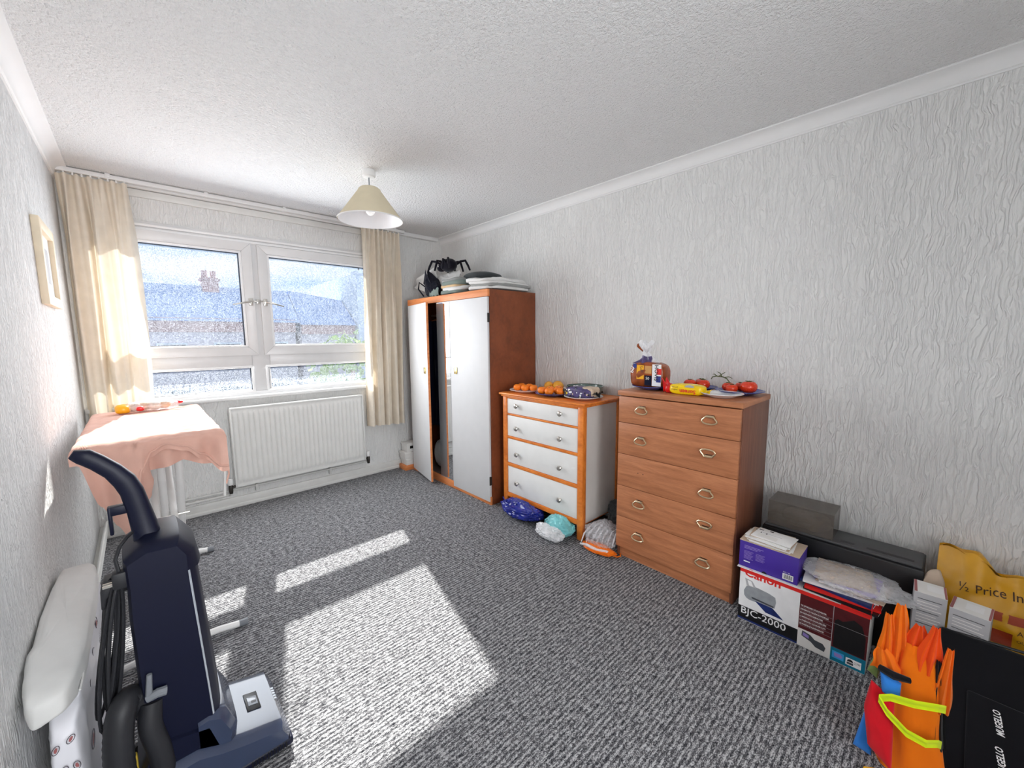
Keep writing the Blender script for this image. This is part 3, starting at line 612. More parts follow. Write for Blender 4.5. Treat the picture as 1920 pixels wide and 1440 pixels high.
for i in range(5):
    dr = MB().box(BF-.021, BF-.001, B0+.004, B1-.003, ZB[i+1]+.0015, ZB[i]-.0015).build('drawer', 'teak_front', bc, bev=.0015)
    for y in (1.137, .768):
        if i == 2 and y > 1:
            for dy in (-.016, .016): MB().lathe([(.003, BF-.0215), (.003, BF-.0205)], (0, y+dy, .555), 8, 'x').build('screw_hole', 'print_black', dr)
            continue
        ring(dr, y, (.928, .752, .551, .377, .178)[i], (i, y < 1) in ((1, True), (3, True)))

# ------------------------------------------------------------------ plates and fruit
def plate(label, c, r, mat, group=None):
    x, y, z = c
    t = thing('plate', label, 'plate', c, group)
    MB().lathe([(r*.50, 0), (r*.56, .003), (r*.72, .010), (r, .021), (r*1.0, .0235), (r*.98, .0235), (r*.70, .0135), (r*.55, .0085), (.001, .0085)], c, 40, cap0=True, cap1=True).build('dish', mat, t, smooth=50)
    MB().lathe([(r*.5, 0), (r*.48, -.0000), (r*.44, .0), (r*.44, .003)], c, 30, cap0=False, cap1=False).build('foot_ring', mat, t)
    return t
def fruit_mesh(kind):
    pass
def orange(c, r, label, group, first=[]):
    if not first:
        t = thing('orange', label, 'orange', c, group); PO[t.name] = Vector((0,0,0))
        def sq(p, d): return Vector((p.x, p.y, p.z*.86-.10*max(0, d.z)**6*p.z))
        MB().blob((0,0,.86), 1, 1, 1, 2, 28, 18, fn=sq).build('peel', 'orange_peel', t, smooth=80)
        MB().lathe([(.10, 1.60), (.13, 1.64), (.05, 1.70)], (0,0,0), 8).build('stalk', 'vine_green', t)
        t.scale = (r, r, r); t.location = c; first.append(t); PO[t.name] = Vector(c)
    else:
        t = copy_thing(first[0], c, label, group, rz=random.uniform(0, 6), sc=r)
    return t
PZ = CZ+.001
plate('white china plate of oranges at the wardrobe end of the white chest', (2.155, 2.165, PZ), .128, 'china_white')
plate('dark blue plate of oranges in the middle of the white chest', (2.155, 1.895, PZ), .128, 'china_blue')
plate('white plate under the patterned packet on the white chest', (2.175, 1.640, PZ), .130, 'china_white')
for dx, dy in ((-.052, .045), (.012, .062), (-.035, -.020), (.030, -.004), (.0, -.075)): orange((2.155+dx, 2.165+dy, PZ+.0115+.004*(abs(dx)+abs(dy))), .031, 'orange on the white plate beside the wardrobe', 'oranges on the white plate')
for dx, dy in ((-.062, .048), (-.068, -.024), (.004, .030), (.0, -.046), (-.02, -.086), (.064, .0)): orange((2.155+dx, 1.895+dy, PZ+.0115+.03*max(0, math.hypot(dx, dy)-.06)), .033, 'orange on the dark blue plate', 'oranges on the blue plate')
plate('white plate of yellow mangoes at the back of the white chest', (2.345, 2.03, PZ), .100, 'china_white')
for i, (dx, dy, rz) in enumerate(((-.035, .045, .6), (-.01, -.035, 1.4), (.045, .02, .2))):
    o = tag(MB().blob((0,0,.033), .052, .034, .033, 2, 28, 16, fn=lambda p, d: Vector((p.x, p.y+.18*p.x*p.x/.05, p.z))).build('mango', 'mango_skin', origin=(0,0,0), smooth=80), 'yellow mango on the plate at the back of the white chest', 'mango', 'mangoes behind the oranges')
    o.location = (2.345+dx, 2.03+dy, PZ+.0105); o.rotation_euler.z = rz
gd = thing('glass_dish', 'round grey-green glass dish at the back of the white chest', 'dish', (2.345, 1.76, PZ))
MB().lathe([(.09, 0), (.115, .006), (.128, .03), (.133, .062), (.128, .062), (.122, .03), (.108, .010), (.001, .008)], (2.345, 1.76, PZ), 40).build('bowl', 'green_glass', gd, smooth=50)
MB().lathe([(.129, .062), (.136, .063), (.136, .067), (.128, .066)], (2.345, 1.76, PZ), 40, cap0=False, cap1=False).build('rim', 'green_glass', gd)
# patterned packet on the right white plate
pk = thing('patterned_packet', 'dark purple and beige patterned cake packet on the white plate', 'packet', (2.165, 1.64, PZ+.0115))
def lump(p, d): return Vector((p.x, p.y, p.z*(1-.12*(p.y/.13)**2)))
MB().blob((2.165, 1.645, PZ+.047), .060, .108, .035, 4.2, 44, 18, rough=.006, freq=22, seed=8, fn=lump).build('wrapper', 'mauve_print', pk, smooth=50)
MB().blob((2.172, 1.585, PZ+.053), .054, .052, .033, 4.5, 34, 14, rough=.004, freq=22, seed=9).build('beige_panel', 'oat_print', pk, smooth=50)
for i in range(46):
    a = random.uniform(-.10, .10); zz = random.uniform(.018, .072); sz = random.uniform(.004, .012)
    MB().blob((2.105+.004*random.random(), 1.645+a, PZ+zz), .003, sz*random.uniform(.5, 1.6), sz*.8, 2.8, 10, 8).build('print_spot', ('print_black', 'print_black', 'china_white', 'oat_print', 'mauve_print', 'print_black', 'china_white', 'yellow_wrap', 'print_dgrey')[i % 9], pk)
for i in range(14):
    MB().blob((2.165+random.uniform(-.05, .05), 1.66+random.uniform(-.02, .08), PZ+.0795), random.uniform(.006, .014), random.uniform(.006, .013), .004, 2.5, 10, 8).build('print_spot', ('print_black', 'china_white', 'mauve_print')[i % 3], pk)
for s, y in ((1, 1.752), (-1, 1.536)):
    MB().grid(lambda u, v: (2.125+.08*u, y+s*.030*v+.003*sin(u*30), PZ+.045+.022*sin(u*9)*v), 24, 4).build('crimped_end', 'print_black', pk)

# ------------------------------------------------------------------ on the teak chest
QZ = BZ+.001
plate('blue plate under the sliced bread on the teak chest', (2.225, 1.175, QZ), .115, 'china_blue')
plate('blue plate of two tomatoes behind the yellow packet on the teak chest', (2.355, .960, QZ), .105, 'china_blue')
plate('blue plate of tomatoes at the near back corner of the teak chest', (2.340, .735, QZ), .118, 'china_blue')
plate('empty white plate at the front of the teak chest', (2.165, .760, QZ), .098, 'china_white')
def tomato(c, r, label, group, first=[]):
    if not first:
        t = thing('tomato', label, 'tomato', c, group); PO[t.name] = Vector((0,0,0))
        def sq(p, d):
            k = 1+.05*cos(5*math.atan2(p.y, p.x))*max(0, d.z); return Vector((p.x*k, p.y*k, p.z*.82-.16*max(0, d.z)**8*p.z))
        MB().blob((0,0,.82), 1, 1, 1, 2, 30, 18, fn=sq).build('skin', 'tomato_skin', t, smooth=80)
        for k in range(5):
            a = 2*pi*k/5; MB().tube([(0,0,1.50), (.22*cos(a), .22*sin(a), 1.56), (.45*cos(a+.2), .45*sin(a+.2), 1.60)], [.08, .07, .02], 6).build('sepal', 'vine_green', t)
        t.scale = (r, r, r); t.location = c; PO[t.name] = Vector(c); first.append(t)
    else: t = copy_thing(first[0], c, label, group, rz=random.uniform(0, 6), sc=r)
    return t
for dx, dy, r in ((-.028, .036, .034), (-.020, -.036, .036), (.045, .0, .034)): tomato((2.355+dx, .960+dy, QZ+.0105), r, 'red tomato on the plate behind the yellow packet', 'tomatoes behind the packet')
for dx, dy, r, l in ((.0, .058, .031, 0), (-.052, .022, .030, 0), (.05, .010, .031, 0), (-.010, -.045, .041, 1)):
    tomato((2.340+dx, .735+dy, QZ+.0105), r, ('red tomato on the blue plate with the vine stalk', 'largest tomato, at the near side of the blue plate')[l], None if l else 'tomatoes on the near blue plate')
vs = thing('tomato_vine', 'dry green tomato vine stalk standing above the tomatoes', 'vine', (2.345, .815, QZ+.07))
MB().tube([(2.345, .79, QZ+.062), (2.35, .805, QZ+.078), (2.36, .83, QZ+.086), (2.36, .865, QZ+.088), (2.36, .885, QZ+.082), (2.36, .89, QZ+.070)], .0028, 7).build('stalk', 'vine_green', vs)
for p in (((2.36, .835, QZ+.087), (2.362, .845, QZ+.105), (2.365, .862, QZ+.112)), ((2.36, .85, QZ+.088), (2.358, .835, QZ+.100), (2.356, .818, QZ+.112)), ((2.36, .82, QZ+.083), (2.362, .80, QZ+.088), (2.362, .782, QZ+.080)), ((2.36, .86, QZ+.088), (2.352, .872, QZ+.100), (2.35, .88, QZ+.098))):
    MB().tube(p, [.0026, .0022, .0016], 6).build('side_stalk', 'vine_green', vs)
# sliced bread in its printed bag
bd = thing('bread_bag', 'sliced loaf in a brown and yellow printed bag twisted at the top', 'bread', (2.225, 1.185, QZ+.011))
BC = Vector((2.225, 1.190, QZ+.0115+.075))
MB().blob(BC, .060, .108, .0745, 4.5, 48, 28, rough=.004, freq=14, seed=3, fn=lambda p, d: Vector((p.x, p.y, p.z-.012*max(0, d.z)*(p.y/.1)**2))).build('loaf_wrapper', 'brown_wrap', bd, smooth=45)
def neck(u, v):
    a = 2*pi*u; w = abs(v-.55); r = .014+.046*max(0, 1-v/.55)**1.3+.030*max(0, (v-.55)/.45)**.8*(1-.35*max(0, v-.8)/.2); wob = 1+.22*sin(4*a+v*7)+.16*sin(7*a-v*9)
    return (BC.x+r*.8*wob*cos(a)+.008*sin(v*6), BC.y+.022+r*1.15*wob*sin(a)+.012*v, BC.z+.062+.130*v+.012*sin(3*a)*v)
MB().grid(neck, 44, 24, cu=True).build('twisted_neck', 'milky_film', bd, smooth=35)
MB().grid(lambda u, v: (lambda q: (BC.x+(q[0]-BC.x)*1.04, q[1], q[2]))(neck(.32+u*.36, .02+v*.34)), 20, 10).build('dark_foil', 'mauve_print', bd, smooth=40)
MB().grid(lambda u, v: (lambda q: (BC.x+(q[0]-BC.x)*1.06, q[1], q[2]))(neck(.18+u*.2, .58+v*.30)), 14, 10).build('dark_foil', 'brown_wrap', bd, smooth=40)
FB = frame((BC.x-.0615, BC.y+.105, BC.z-.075), (0,-1,0), (0,0,1))
patch('yellow_panel', FB, .052, .098, .050, .132, 'amber_wrap', bd, -.004+.004)
patch('white_panel', FB, .150, .205, .015, .140, 'print_white', bd)
patch('red_panel', FB, .178, .206, .082, .116, 'print_red', bd, .0006)
patch('blue_panel', FB, .176, .204, .038, .074, 'navy_print', bd, .0006)
patch('crust_panel', FB, .104, .146, .085, .130, 'bread_crust', bd, .0002)
patch('dark_panel', FB, .104, .148, .015, .074, 'navy_cloth', bd, .0002)
patch('blue_flash', FB, .028, .050, .115, .140, 'navy_print', bd, .0002)
text('60', .040, FB @ Matrix.Translation((.036, .078, .001)) @ Matrix.Rotation(radians(75), 4, 'Z'), 'print_white', bd)
text('Soft', .026, FB @ Matrix.Translation((.066, .125, .001)) @ Matrix.Rotation(radians(-80), 4, 'Z'), 'ink_brown', bd)
text('HOVIS', .032, FB @ Matrix.Translation((.160, .138, .001)) @ Matrix.Rotation(radians(-90), 4, 'Z'), 'print_black', bd, bold=.0005)
text('50', .024, FB @ Matrix.Translation((.110, .044, .001)), 'print_white', bd)
# yellow malt loaf packet
ml = thing('malt_loaf_packet', 'yellow wrapped malt loaf with red twisted end on the teak chest', 'packet', (2.15, .955, QZ))
MB().blob((2.150, .930, QZ+.028), .042, .090, .0275, 4.0, 44, 18, rough=.003, freq=25, seed=14, fn=lambda p, d: Vector((p.x, p.y, p.z))).build('wrapper', 'yellow_wrap', ml, smooth=45)
MB().grid(lambda u, v: (2.150+(.035+.012*v)*(u-.5)*2+.003*sin(v*9), 1.012+.045*v, QZ+.028+(.020+.022*v)*sin(u*11+1)*(.25+.75*v)+.016*v), 26, 10).build('twisted_end', 'red_wrap', ml, smooth=50)
MB().blob((2.150, 1.024, QZ+.024), .030, .022, .023, 2.5, 24, 14, rough=.008, freq=30, seed=3).build('red_end', 'red_wrap', ml, smooth=50)
MB().grid(lambda u, v: (2.150+.035*(u-.5)*2, .840-.022*v, QZ+.022+.012*sin(u*9)*v), 16, 4).build('crimped_end', 'yellow_wrap', ml, smooth=50)
FM = frame((2.1065, .930, QZ+.012), (0, 1, 0), (0, 0, -1))
text('Soreen', .030, frame((2.1022, .868, QZ+.036), (0, 1, 0), (0, 0, -1)), 'print_red', ml, bold=.0006)
poly_patch('landscape_print', frame((2.108, .90, QZ+.0485), (0,-1,0), (.75, 0, .62)), [(-.028, -.008), (.022, -.008), (.018, .004), (-.004, .010), (-.024, .004)], 'card_grey', ml)
text('Original', .011, frame((2.1022, 1.000, QZ+.022), (0, -1, 0), (0, 0, 1)), 'ink_brown', ml)
text('Malt Loaf', .010, frame((2.1022, 1.000, QZ+.036), (0, -1, 0), (0, 0, 1)), 'ink_brown', ml)

# ------------------------------------------------------------------ bags on the floor by the chests
def crumpled(name, label, c, rx, ry, rz, mat, seed, rough=.02, freq=9, e=2.8, cat='bag', extra=None, under=None):
    def low(p, d):
        if under and c[0]+p.x > under-.02: p.z = min(p.z, .088-c[2])
        return p
    t = thing(name, label, cat, (c[0], c[1], 0))
    MB().crag(c, rx*1.12, ry*1.12, rz, seed, crease=.02, freq=freq, depth=.12, fn=low).build('bag_body', mat, t, smooth=22)
    if extra: extra(t)
    return t
def x_blue(t):
    MB().grid(lambda u, v: (1.925+.075*u, 2.19-.12*u+.03*sin(v*8+u*5)-.18*v, .122+.014*sin(u*14+v*9)+.010*sin(v*17)-.03*u), 24, 24).build('loose_flap', 'blue_poly', t, smooth=30)
crumpled('blue_carrier_bag', 'shiny dark blue plastic bag under the white chest', (1.99, 2.06, .070), .085, .165, .068, 'blue_poly', 21, .022, 11, extra=x_blue, under=CF)
def x_aqua(t):
    MB().crag((1.915, 1.705, .046), .062, .105, .045, 31, 40, .03, 12, depth=.14).build('clear_wrap', 'milky_film', t, smooth=22)
    text('Clarks', .046, frame((1.912, 1.765, .082), (.1, -1, 0), (.62, 0, .8)), 'print_black', t, shear=.3)
crumpled('turquoise_bag', 'turquoise printed bag in clear plastic under the near end of white chest', (1.995, 1.690, .068), .075, .095, .067, 'aqua_poly', 25, .016, 9, 3.2, extra=x_aqua, under=CF)
def x_clear(t):
    for k in range(7):
        y = 1.50-.03*k; MB().tube([(1.985+.012*k, y, .03), (2.00+.01*k, y-.012, .085+.01*sin(k*2)), (2.07, y-.02, .125), (2.15, y-.02, .13)], [.003, .005, .004, .002], 6).build('crease', 'milky_film', t)
crumpled('clear_plastic_bag', 'crumpled clear plastic bag between the two chests', (2.09, 1.405, .080), .10, .090, .078, 'clear_film', 41, .026, 10, 2.4, extra=x_clear)
tag(MB().crag((2.32, 1.41, .12), .13, .10, .118, 44, 40, .03, 9).build('grey_bag', 'charcoal_cloth', smooth=40), 'dark grey fabric bag at the back of the gap between chests', 'bag')
ob = thing('orange_carrier_bag', 'flattened orange plastic bag on carpet between the chests', 'bag', (2.0, 1.37, 0))
MB().crag((2.005, 1.385, .022), .055, .130, .021, 47, 40, .03, 16).build('bag_body', 'orange_poly', ob, smooth=35)
MB().tube([(1.975, 1.50, .022), (1.962, 1.44, .040), (1.972, 1.37, .030), (1.990, 1.31, .034), (2.005, 1.275, .022)], [.006, .010, .009, .010, .005], 8).build('white_edge', 'milky_film', ob)
MB().tube([(2.02, 1.285, .008), (2.03, 1.262, .006), (2.055, 1.255, .005), (2.075, 1.27, .006)], .0045, 7).build('bag_handle', 'orange_poly', ob)

# ------------------------------------------------------------------ printer box and things on it
PX, PXB, PY0, PY1, PZT = 1.995, 2.205, .118, .578, .255
px = thing('printer_carton', 'red, white and black printer carton with lettering on the carpet', 'box', ((PX+PXB)/2, (PY0+PY1)/2, 0))
MB().box(PX, PXB, PY0, PY1, 0, PZT).build('carton', 'card_white', px, bev=.002)
FP = frame((PX-.0004, PY1, 0), (0,-1,0), (0,0,1)); PWD = PY1-PY0
patch('red_border', FP, .0, PWD, .238, PZT, 'print_red', px)
patch('white_panel', FP, .0, .236, .070, .238, 'print_white', px)
patch('black_band', FP, .0, .236, .012, .070, 'print_black', px)
patch('blue_strip', FP, .0, .236, .003, .012, 'print_navy', px)
patch('maroon_panel', FP, .236, .350, .082, .238, 'print_maroon', px)
patch('cream_panel', FP, .236, .350, .003, .082, 'card_white', px)
patch('maroon_photo', FP, .350, PWD, .062, .238, 'print_maroon', px)
patch('teal_band', FP, .350, PWD, .003, .062, 'print_teal', px)
text('Canon', .052, FP @ Matrix.Translation((.018, .214, .0006)), 'print_red', px, bold=.0012, sx=1.05)
text('BJC-2000', .046, FP @ Matrix.Translation((.010, .026, .0006)), 'print_white', px, sx=1.04, bold=.0003)
for i, ln in enumerate(('THE AFFORDABLE COLOUR PRINTER', "L'IMPRIMANTE COULEUR ECONOMIQUE", 'DER PREISWERTE FARBDRUCKER', 'LA IMPRESORA EN COLOR ASEQUIBLE', 'LA STAMPANTE A COLORI PER TUTTI', 'DE VOORDELIGE KLEURENPRINTER')):
    patch('line_rule', FP, .238, .348, .180-.0165*i, .1806-.0165*i, 'card_grey', px, .0004)
    text(ln, .0095, FP @ Matrix.Translation((.239, .183-.0165*i, .0006)), 'print_white', px, sx=.56, bold=.0002)
# pictures printed on the carton
poly_patch('printer_picture', FP, [(.022, .128), (.020, .150), (.030, .176), (.060, .186), (.120, .180), (.146, .172), (.150, .150), (.146, .120), (.100, .116), (.045, .112), (.032, .116)], 'print_grey', px, .0004)
poly_patch('paper_tray', FP, [(.030, .178), (.022, .212), (.052, .208), (.070, .180)], 'card_grey', px, .0005)
poly_patch('tray_window', FP, [(.040, .182), (.032, .206), (.048, .204), (.058, .182)], 'print_white', px, .0009)
poly_patch('output_slot', FP, [(.052, .132), (.142, .128), (.142, .121), (.056, .124)], 'print_dgrey', px, .0009)
poly_patch('printed_sheet', FP, [(.068, .118), (.138, .118), (.182, .082), (.112, .084)], 'print_navy', px, .0009)
poly_patch('side_printer_picture', FP, [(.250, .052), (.252, .076), (.280, .070), (.296, .056), (.324, .054), (.334, .040), (.330, .022), (.300, .026), (.284, .040)], 'print_dgrey', px, .0004)
poly_patch('screen_picture', FP, [(.254, .056), (.256, .070), (.276, .064), (.276, .050)], 'lilac_print', px, .0009)
poly_patch('dark_figure', FP, [(.356, .066), (.454, .066), (.454, .150), (.440, .196), (.415, .210), (.395, .196), (.380, .186), (.366, .190), (.356, .180)], 'print_black', px, .0004)
patch('photo_rule', FP, .349, .351, .062, .238, 'card_grey', px, .0009); patch('photo_rule', FP, .351, PWD, .166, .1668, 'card_grey', px, .0012)
patch('badge', FP, .356, .394, .018, .048, 'print_sky', px, .0004); poly_patch('badge_mark', FP, [(.364, .026), (.386, .026), (.390, .034), (.384, .042), (.362, .042)], 'lilac_print', px, .0009)
patch('badge', FP, .400, .448, .014, .044, 'print_white', px, .0004)
poly_patch('badge_mark', FP, [(.404, .030), (.424, .030), (.421, .038), (.414, .041), (.407, .038)], 'print_black', px, .0009); poly_patch('badge_mark', FP, [(.404, .018), (.424, .018), (.424, .027), (.404, .027)], 'print_dgrey', px, .0009)
text('2,799', .012, FP @ Matrix.Translation((.427, .026, .0009)), 'print_black', px, sx=.7)
MB().box(-.035, .012, -.003, .0, 0, .05).xf(Matrix.Translation((PX+.03, PY0-.001, PZT-.012))).build('flap', 'print_red', px, bev=.001)
MB().box(PX-.006, PXB-.02, PY0+.0, PY0+.09, PZT, PZT+.003).build('top_flap', 'print_red', px, bev=.001)
# purple box
UX, UXB, UY0, UY1, UZ0, UZ1 = 2.005, 2.155, .358, .590, .2595, .388
tag(MB().box(1.992, 2.17, .345, .592, PZT+.0005, PZT+.0035).build('paper_sheet', 'paper_white'), 'white sheet of card lying under the purple box', 'paper')
pb = thing('purple_box', 'purple cardboard box with white print and barcode on the printer carton', 'box', ((UX+UXB)/2, (UY0+UY1)/2, UZ0))
MB().box(UX, UXB, UY0, UY1, UZ0, UZ1-.004).build('carton', 'purple_card', pb, bev=.0015)
MB().box(UX-.001, UXB+.001, UY0-.001, UY1+.001, UZ1-.004, UZ1).build('lid', 'paper_tan', pb, bev=.001)
FU = frame((UX-.0003, UY1, UZ0), (0,-1,0), (0,0,1))
for i in range(3): patch('small_print', FU, .020, .098-.012*i, .104-.006*i, .1065-.006*i, 'lilac_print', pb)
for i in range(7): patch('small_print', FU, .020, .058-.004*(i % 3), .078-.006*i, .0800-.006*i, 'lilac_print', pb)
for i in range(6): patch('small_print', FU, .068, .105-.005*(i % 2), .078-.006*i, .0800-.006*i, 'lilac_print', pb)
patch('white_bar', FU, .020, .046, .026, .031, 'print_white', pb)
patch('barcode_label', FU, .176, .216, .010, .036, 'print_white', pb)
for i in range(9): patch('bar', FU, .181+.0037*i, .1825+.0037*i+.0008*(i % 2), .014, .033, 'print_black', pb, .0004)
text('ESC.1 48', .007, FU @ Matrix.Translation((.177, .039, .0003)), 'print_white', pb)
poly_patch('thumb_notch', FU, [(.106+.010*cos(pi*k/8), .0+.010*sin(pi*k/8)) for k in range(9)], 'print_black', pb, .0004)
# letters on top of it
zz = UZ1+.0005
for i in range(9):
    x0 = 2.005+random.uniform(-.006, .010); y0 = .395+random.uniform(-.008, .008); wx = .115+random.uniform(-.012, .008); wy = .165+random.uniform(-.015, .01); th = .0035 if i < 8 else .003
    R = Matrix.Translation((x0+wx/2, y0+wy/2, zz)) @ Matrix.Rotation(radians(random.uniform(-5, 5)), 4, 'Z')
    t = thing('envelope', 'topmost white envelope with printed window on the purple box' if i == 8 else 'white envelope in the stack of letters on the purple box', 'envelope', R.translation, None if i == 8 else 'letters stacked on the purple box')
    MB().box(-wx/2, wx/2, -wy/2, wy/2, 0, th).xf(R).build('sheet', ('paper_white', 'paper_white', 'card_white', 'paper_tan')[i % 4 if i < 8 else 0], t, bev=.001)
    if i >= 6:
        F = R @ Matrix.Translation((0, 0, th)) @ Matrix.Rotation(-pi/2, 4, 'Z')
        patch('address_window', F, -.06, .02, -.045, -.01, 'card_grey' if i < 8 else 'card_white', t, .0002); patch('stamp_mark', F, -.072, -.054, .028, .036, 'print_dgrey', t, .0002)
        patch('print_line', F, -.05, .03, .006, .008, 'card_grey', t, .0002); patch('stamp_mark', F, -.03, -.016, .036, .046, 'print_black', t, .0002); patch('stamp_mark', F, -.056, -.052, -.004, .008, 'print_black', t, .0004); patch('stamp_mark', F, -.034, -.029, -.004, .008, 'print_black', t, .0004)
    zz += th+.0004
# magazines and the clear bag of papers
zz = PZT+.0035
for i, (mm, dl) in enumerate((('print_black', 'black glossy magazine, lowest of the pile on the printer carton'), ('print_red', 'red-edged magazine in the pile on the printer carton'), ('print_navy', 'navy magazine in the pile on the printer carton'), ('paper_white', 'white leaflet on top of the magazines'))):
    R = Matrix.Translation((2.09+.006*i, .205+.006*i, zz)) @ Matrix.Rotation(radians((-4, 3, -7, 5)[i]), 4, 'Z')
    t = thing('magazine', dl, 'magazine', R.translation, 'magazines on the printer carton')
    MB().box(-.092, .10, -.115, .125, 0, .009).xf(R).build('pages', 'paper_white', t, bev=.001); MB().box(-.093, .101, -.116, .126, .009, .0100).xf(R).build('cover', mm, t); MB().box(-.0935, -.0925, -.116, .126, 0, .010).xf(R).build('spine', mm, t)
    zz += .0105
pbg = thing('clear_bag_of_papers', 'clear plastic bag of papers lying on the magazines', 'bag', (2.10, .20, zz))
for i, mm in enumerate(('paper_tan', 'paper_white', 'lilac_print', 'paper_tan', 'oat_print')):
    RR = Matrix.Translation((2.105+.004*i, .19+.005*i, zz+.002+.0055*i)) @ Matrix.Rotation(radians((-6, 8, -2, 11, 4)[i]), 4, 'Z')
    MB().box(-.085, .085, -.115+.01*i, .105, 0, .005).xf(RR).build('leaflet', mm, pbg, bev=.001)
def bagf(p, d):
    return Vector((p.x, p.y-(.07*max(0, -p.y/.15-.55) if p.x < .02 else 0), p.z-.012*max(0, -p.y/.15-.5)))
MB().crag((2.105, .185, zz+.024), .128, .170, .024, 57, 60, .02, 18, 90, 30, .22, fn=bagf).build('bag_film', 'clear_film', pbg, smooth=22)

# ------------------------------------------------------------------ black device, smoked cover
dv = thing('black_device', 'black electronic device with slotted grey top standing against the wall', 'electronic device', (2.33, .27, 0))
MB().box(2.225, 2.42, -.012, .560, 0, .395).build('casing', 'device_black', dv, bev=.006)
MB().box(2.24, 2.40, -.004, .552, .395, .405).build('top_plate', 'device_grey', dv, bev=.003)
for y0, y1 in ((.02, .17), (.21, .26)): MB().box(2.268, 2.288, y0, y1, .4045, .4056).build('slot', 'print_black', dv)
sm = thing('smoked_cover', 'smoked brown acrylic cover box on top of the black device', 'cover', (2.33, .41, .4057))
sx0, sx1, sy0, sy1, sz0, sz1 = 2.25, 2.41, .285, .545, .4060, .520
for nm, b in (('front_wall', (sx0, sx0+.003, sy0, sy1, sz0, sz1)), ('back_wall', (sx1-.003, sx1, sy0, sy1, sz0, sz1)), ('end_wall', (sx0+.003, sx1-.003, sy0, sy0+.003, sz0, sz1)), ('end_wall', (sx0+.003, sx1-.003, sy1-.003, sy1, sz0, sz1)), ('top_wall', (sx0, sx1, sy0, sy1, sz1, sz1+.003))):
    MB().box(*b).build(nm, 'smoke_film', sm)
tag(MB().blob((2.33, .40, .4405), .055, .09, .034, 2.4, rough=.016, freq=14, seed=61).build('crumpled_paper', 'paper_tan', smooth=40), 'crumpled brownish paper inside the smoked cover', 'paper')
tag(MB().box(2.20, 2.215, .02, .055, 0, .105).build('grey_card_tag', 'device_grey', bev=.002), 'small grey card leaning on the black device', 'card')

# ------------------------------------------------------------------ ink boxes, yellow bag, black case, orange bundle
tag(MB().box(2.065, 2.215, -.235, .012, 0, .200).build('dark_carton', 'device_black', bev=.003), 'dark low carton under the two white ink boxes', 'box')
def inkbox(label, y0, y1, x0, zt, rz):
    t = thing('ink_box', label, 'box', (x0+.05, (y0+y1)/2, .2005), 'white ink cartridge boxes')
    R = Matrix.Translation((x0+.05, (y0+y1)/2, 0)) @ Matrix.Rotation(rz, 4, 'Z'); h = (y1-y0)/2
    MB().box(-.05, .05, -h, h, .2005, zt).xf(R).build('carton', 'card_grey', t, bev=.001)
    MB().box(-.0505, .0505, -h-.0005, h+.0005, zt, zt+.0015).xf(R).build('top_flap', 'card_white', t)
    F = R @ frame((-.0503, h, .2005), (0,-1,0), (0,0,1)); H = zt-.2005
    for i in range(9): patch('small_print', F, .010, 2*h-.012-.006*(i % 3), H-.024-.012*i, H-.0215-.012*i, 'card_white' if i % 4 else 'device_grey', t, .0)
    patch('red_edge', R @ frame((-.0505, h, zt+.0016), (0,-1,0), (1,0,0)), 0, .008, 0, .10, 'logo_red', t); patch('red_edge', R @ frame((-.0505, h, zt+.0016), (0,-1,0), (1,0,0)), 2*h-.006, 2*h, 0, .10, 'logo_red', t)
    patch('top_label', R @ frame((-.0505, h, zt+.0016), (0,-1,0), (1,0,0)), .035, .078, .03, .08, 'paper_white', t, .0002)
inkbox('white ink box nearer the black device', -.074, .012, 2.085, .372, radians(3))
inkbox('white ink box nearer the yellow ink bag', -.186, -.088, 2.080, .352, radians(-7))
tag(MB().blob((2.244, -.040, .205), .026, .034, .204, 3.0, 36, 26, rough=.010, freq=14, seed=66).build('paper_bag', 'paper_tan', smooth=40), 'crumpled tan paper bag between black device and yellow bag', 'paper bag')
yb = thing('yellow_ink_bag', 'mustard yellow plastic bag with black lettering against the wall', 'bag', (2.34, -.36, 0))
def ytop(u): return .470-.055*min(1, max(0, (u-.16)/.10))+.006*sin(u*40)
def ybag(u, v):
    y = -.045-.60*u; z = ytop(u)*v; q = Vector((y*9, z*9, 3.3))
    return (2.268+.085*v*v+.022*noise.noise(q)+.008*noise.noise(q*2.4)+.05*max(0, v-.8), y, z)
MB().grid(ybag, 70, 50).build('bag_front', 'mustard_plastic', yb, smooth=50)
MB().grid(lambda u, v: (min(2.486, ybag(u, v)[0]+.03+.09*(1-v)), ybag(u, v)[1], ybag(u, v)[2]), 60, 44).build('bag_back', 'mustard_plastic', yb, smooth=50)
MB().grid(lambda u, v: (ybag(u*.3, 1)[0]-.004+.10*v-.02*sin(v*3), ybag(u*.3, 1)[1]-.02*v, ybag(u*.3, 1)[2]-.03*v+.012*sin(u*9+v*4)), 30, 10).build('folded_lip', 'mustard_plastic', yb, smooth=50)
def onbag(o):
    og = PO[o.name]
    for vv in o.data.vertices:
        p = vv.co+og; u = (-.045-p.y)/.60; vv.co.x = ybag(u, p.z/ytop(u))[0]-.0018-og.x
    return o
def yM(y, z): return frame((2.2, y, z), (0,-1,0), (0, 0, 1))
onbag(text('½ Price Ink Up', .046, yM(-.108, .318) @ Matrix.Rotation(radians(5), 4, 'Z'), 'ink_brown', yb, sx=.86, bold=.0001))
def bagpatch(nm, y0, y1, z0, z1, mt):
    onbag(MB().grid(lambda u, v: (2.2, y0+(y1-y0)*u, z0+(z1-z0)*v), 10, 6).build(nm, mt, yb, smooth=50))
bagpatch('red_label', -.200, -.252, .178, .226, 'brick_print'); bagpatch('red_band', -.16, -.60, .258, .290, 'brick_print')
onbag(text('ABOUT', .022, yM(-.262, .222), 'ink_brown', yb)); onbag(text('OUR INK', .014, yM(-.262, .198), 'ink_brown', yb))
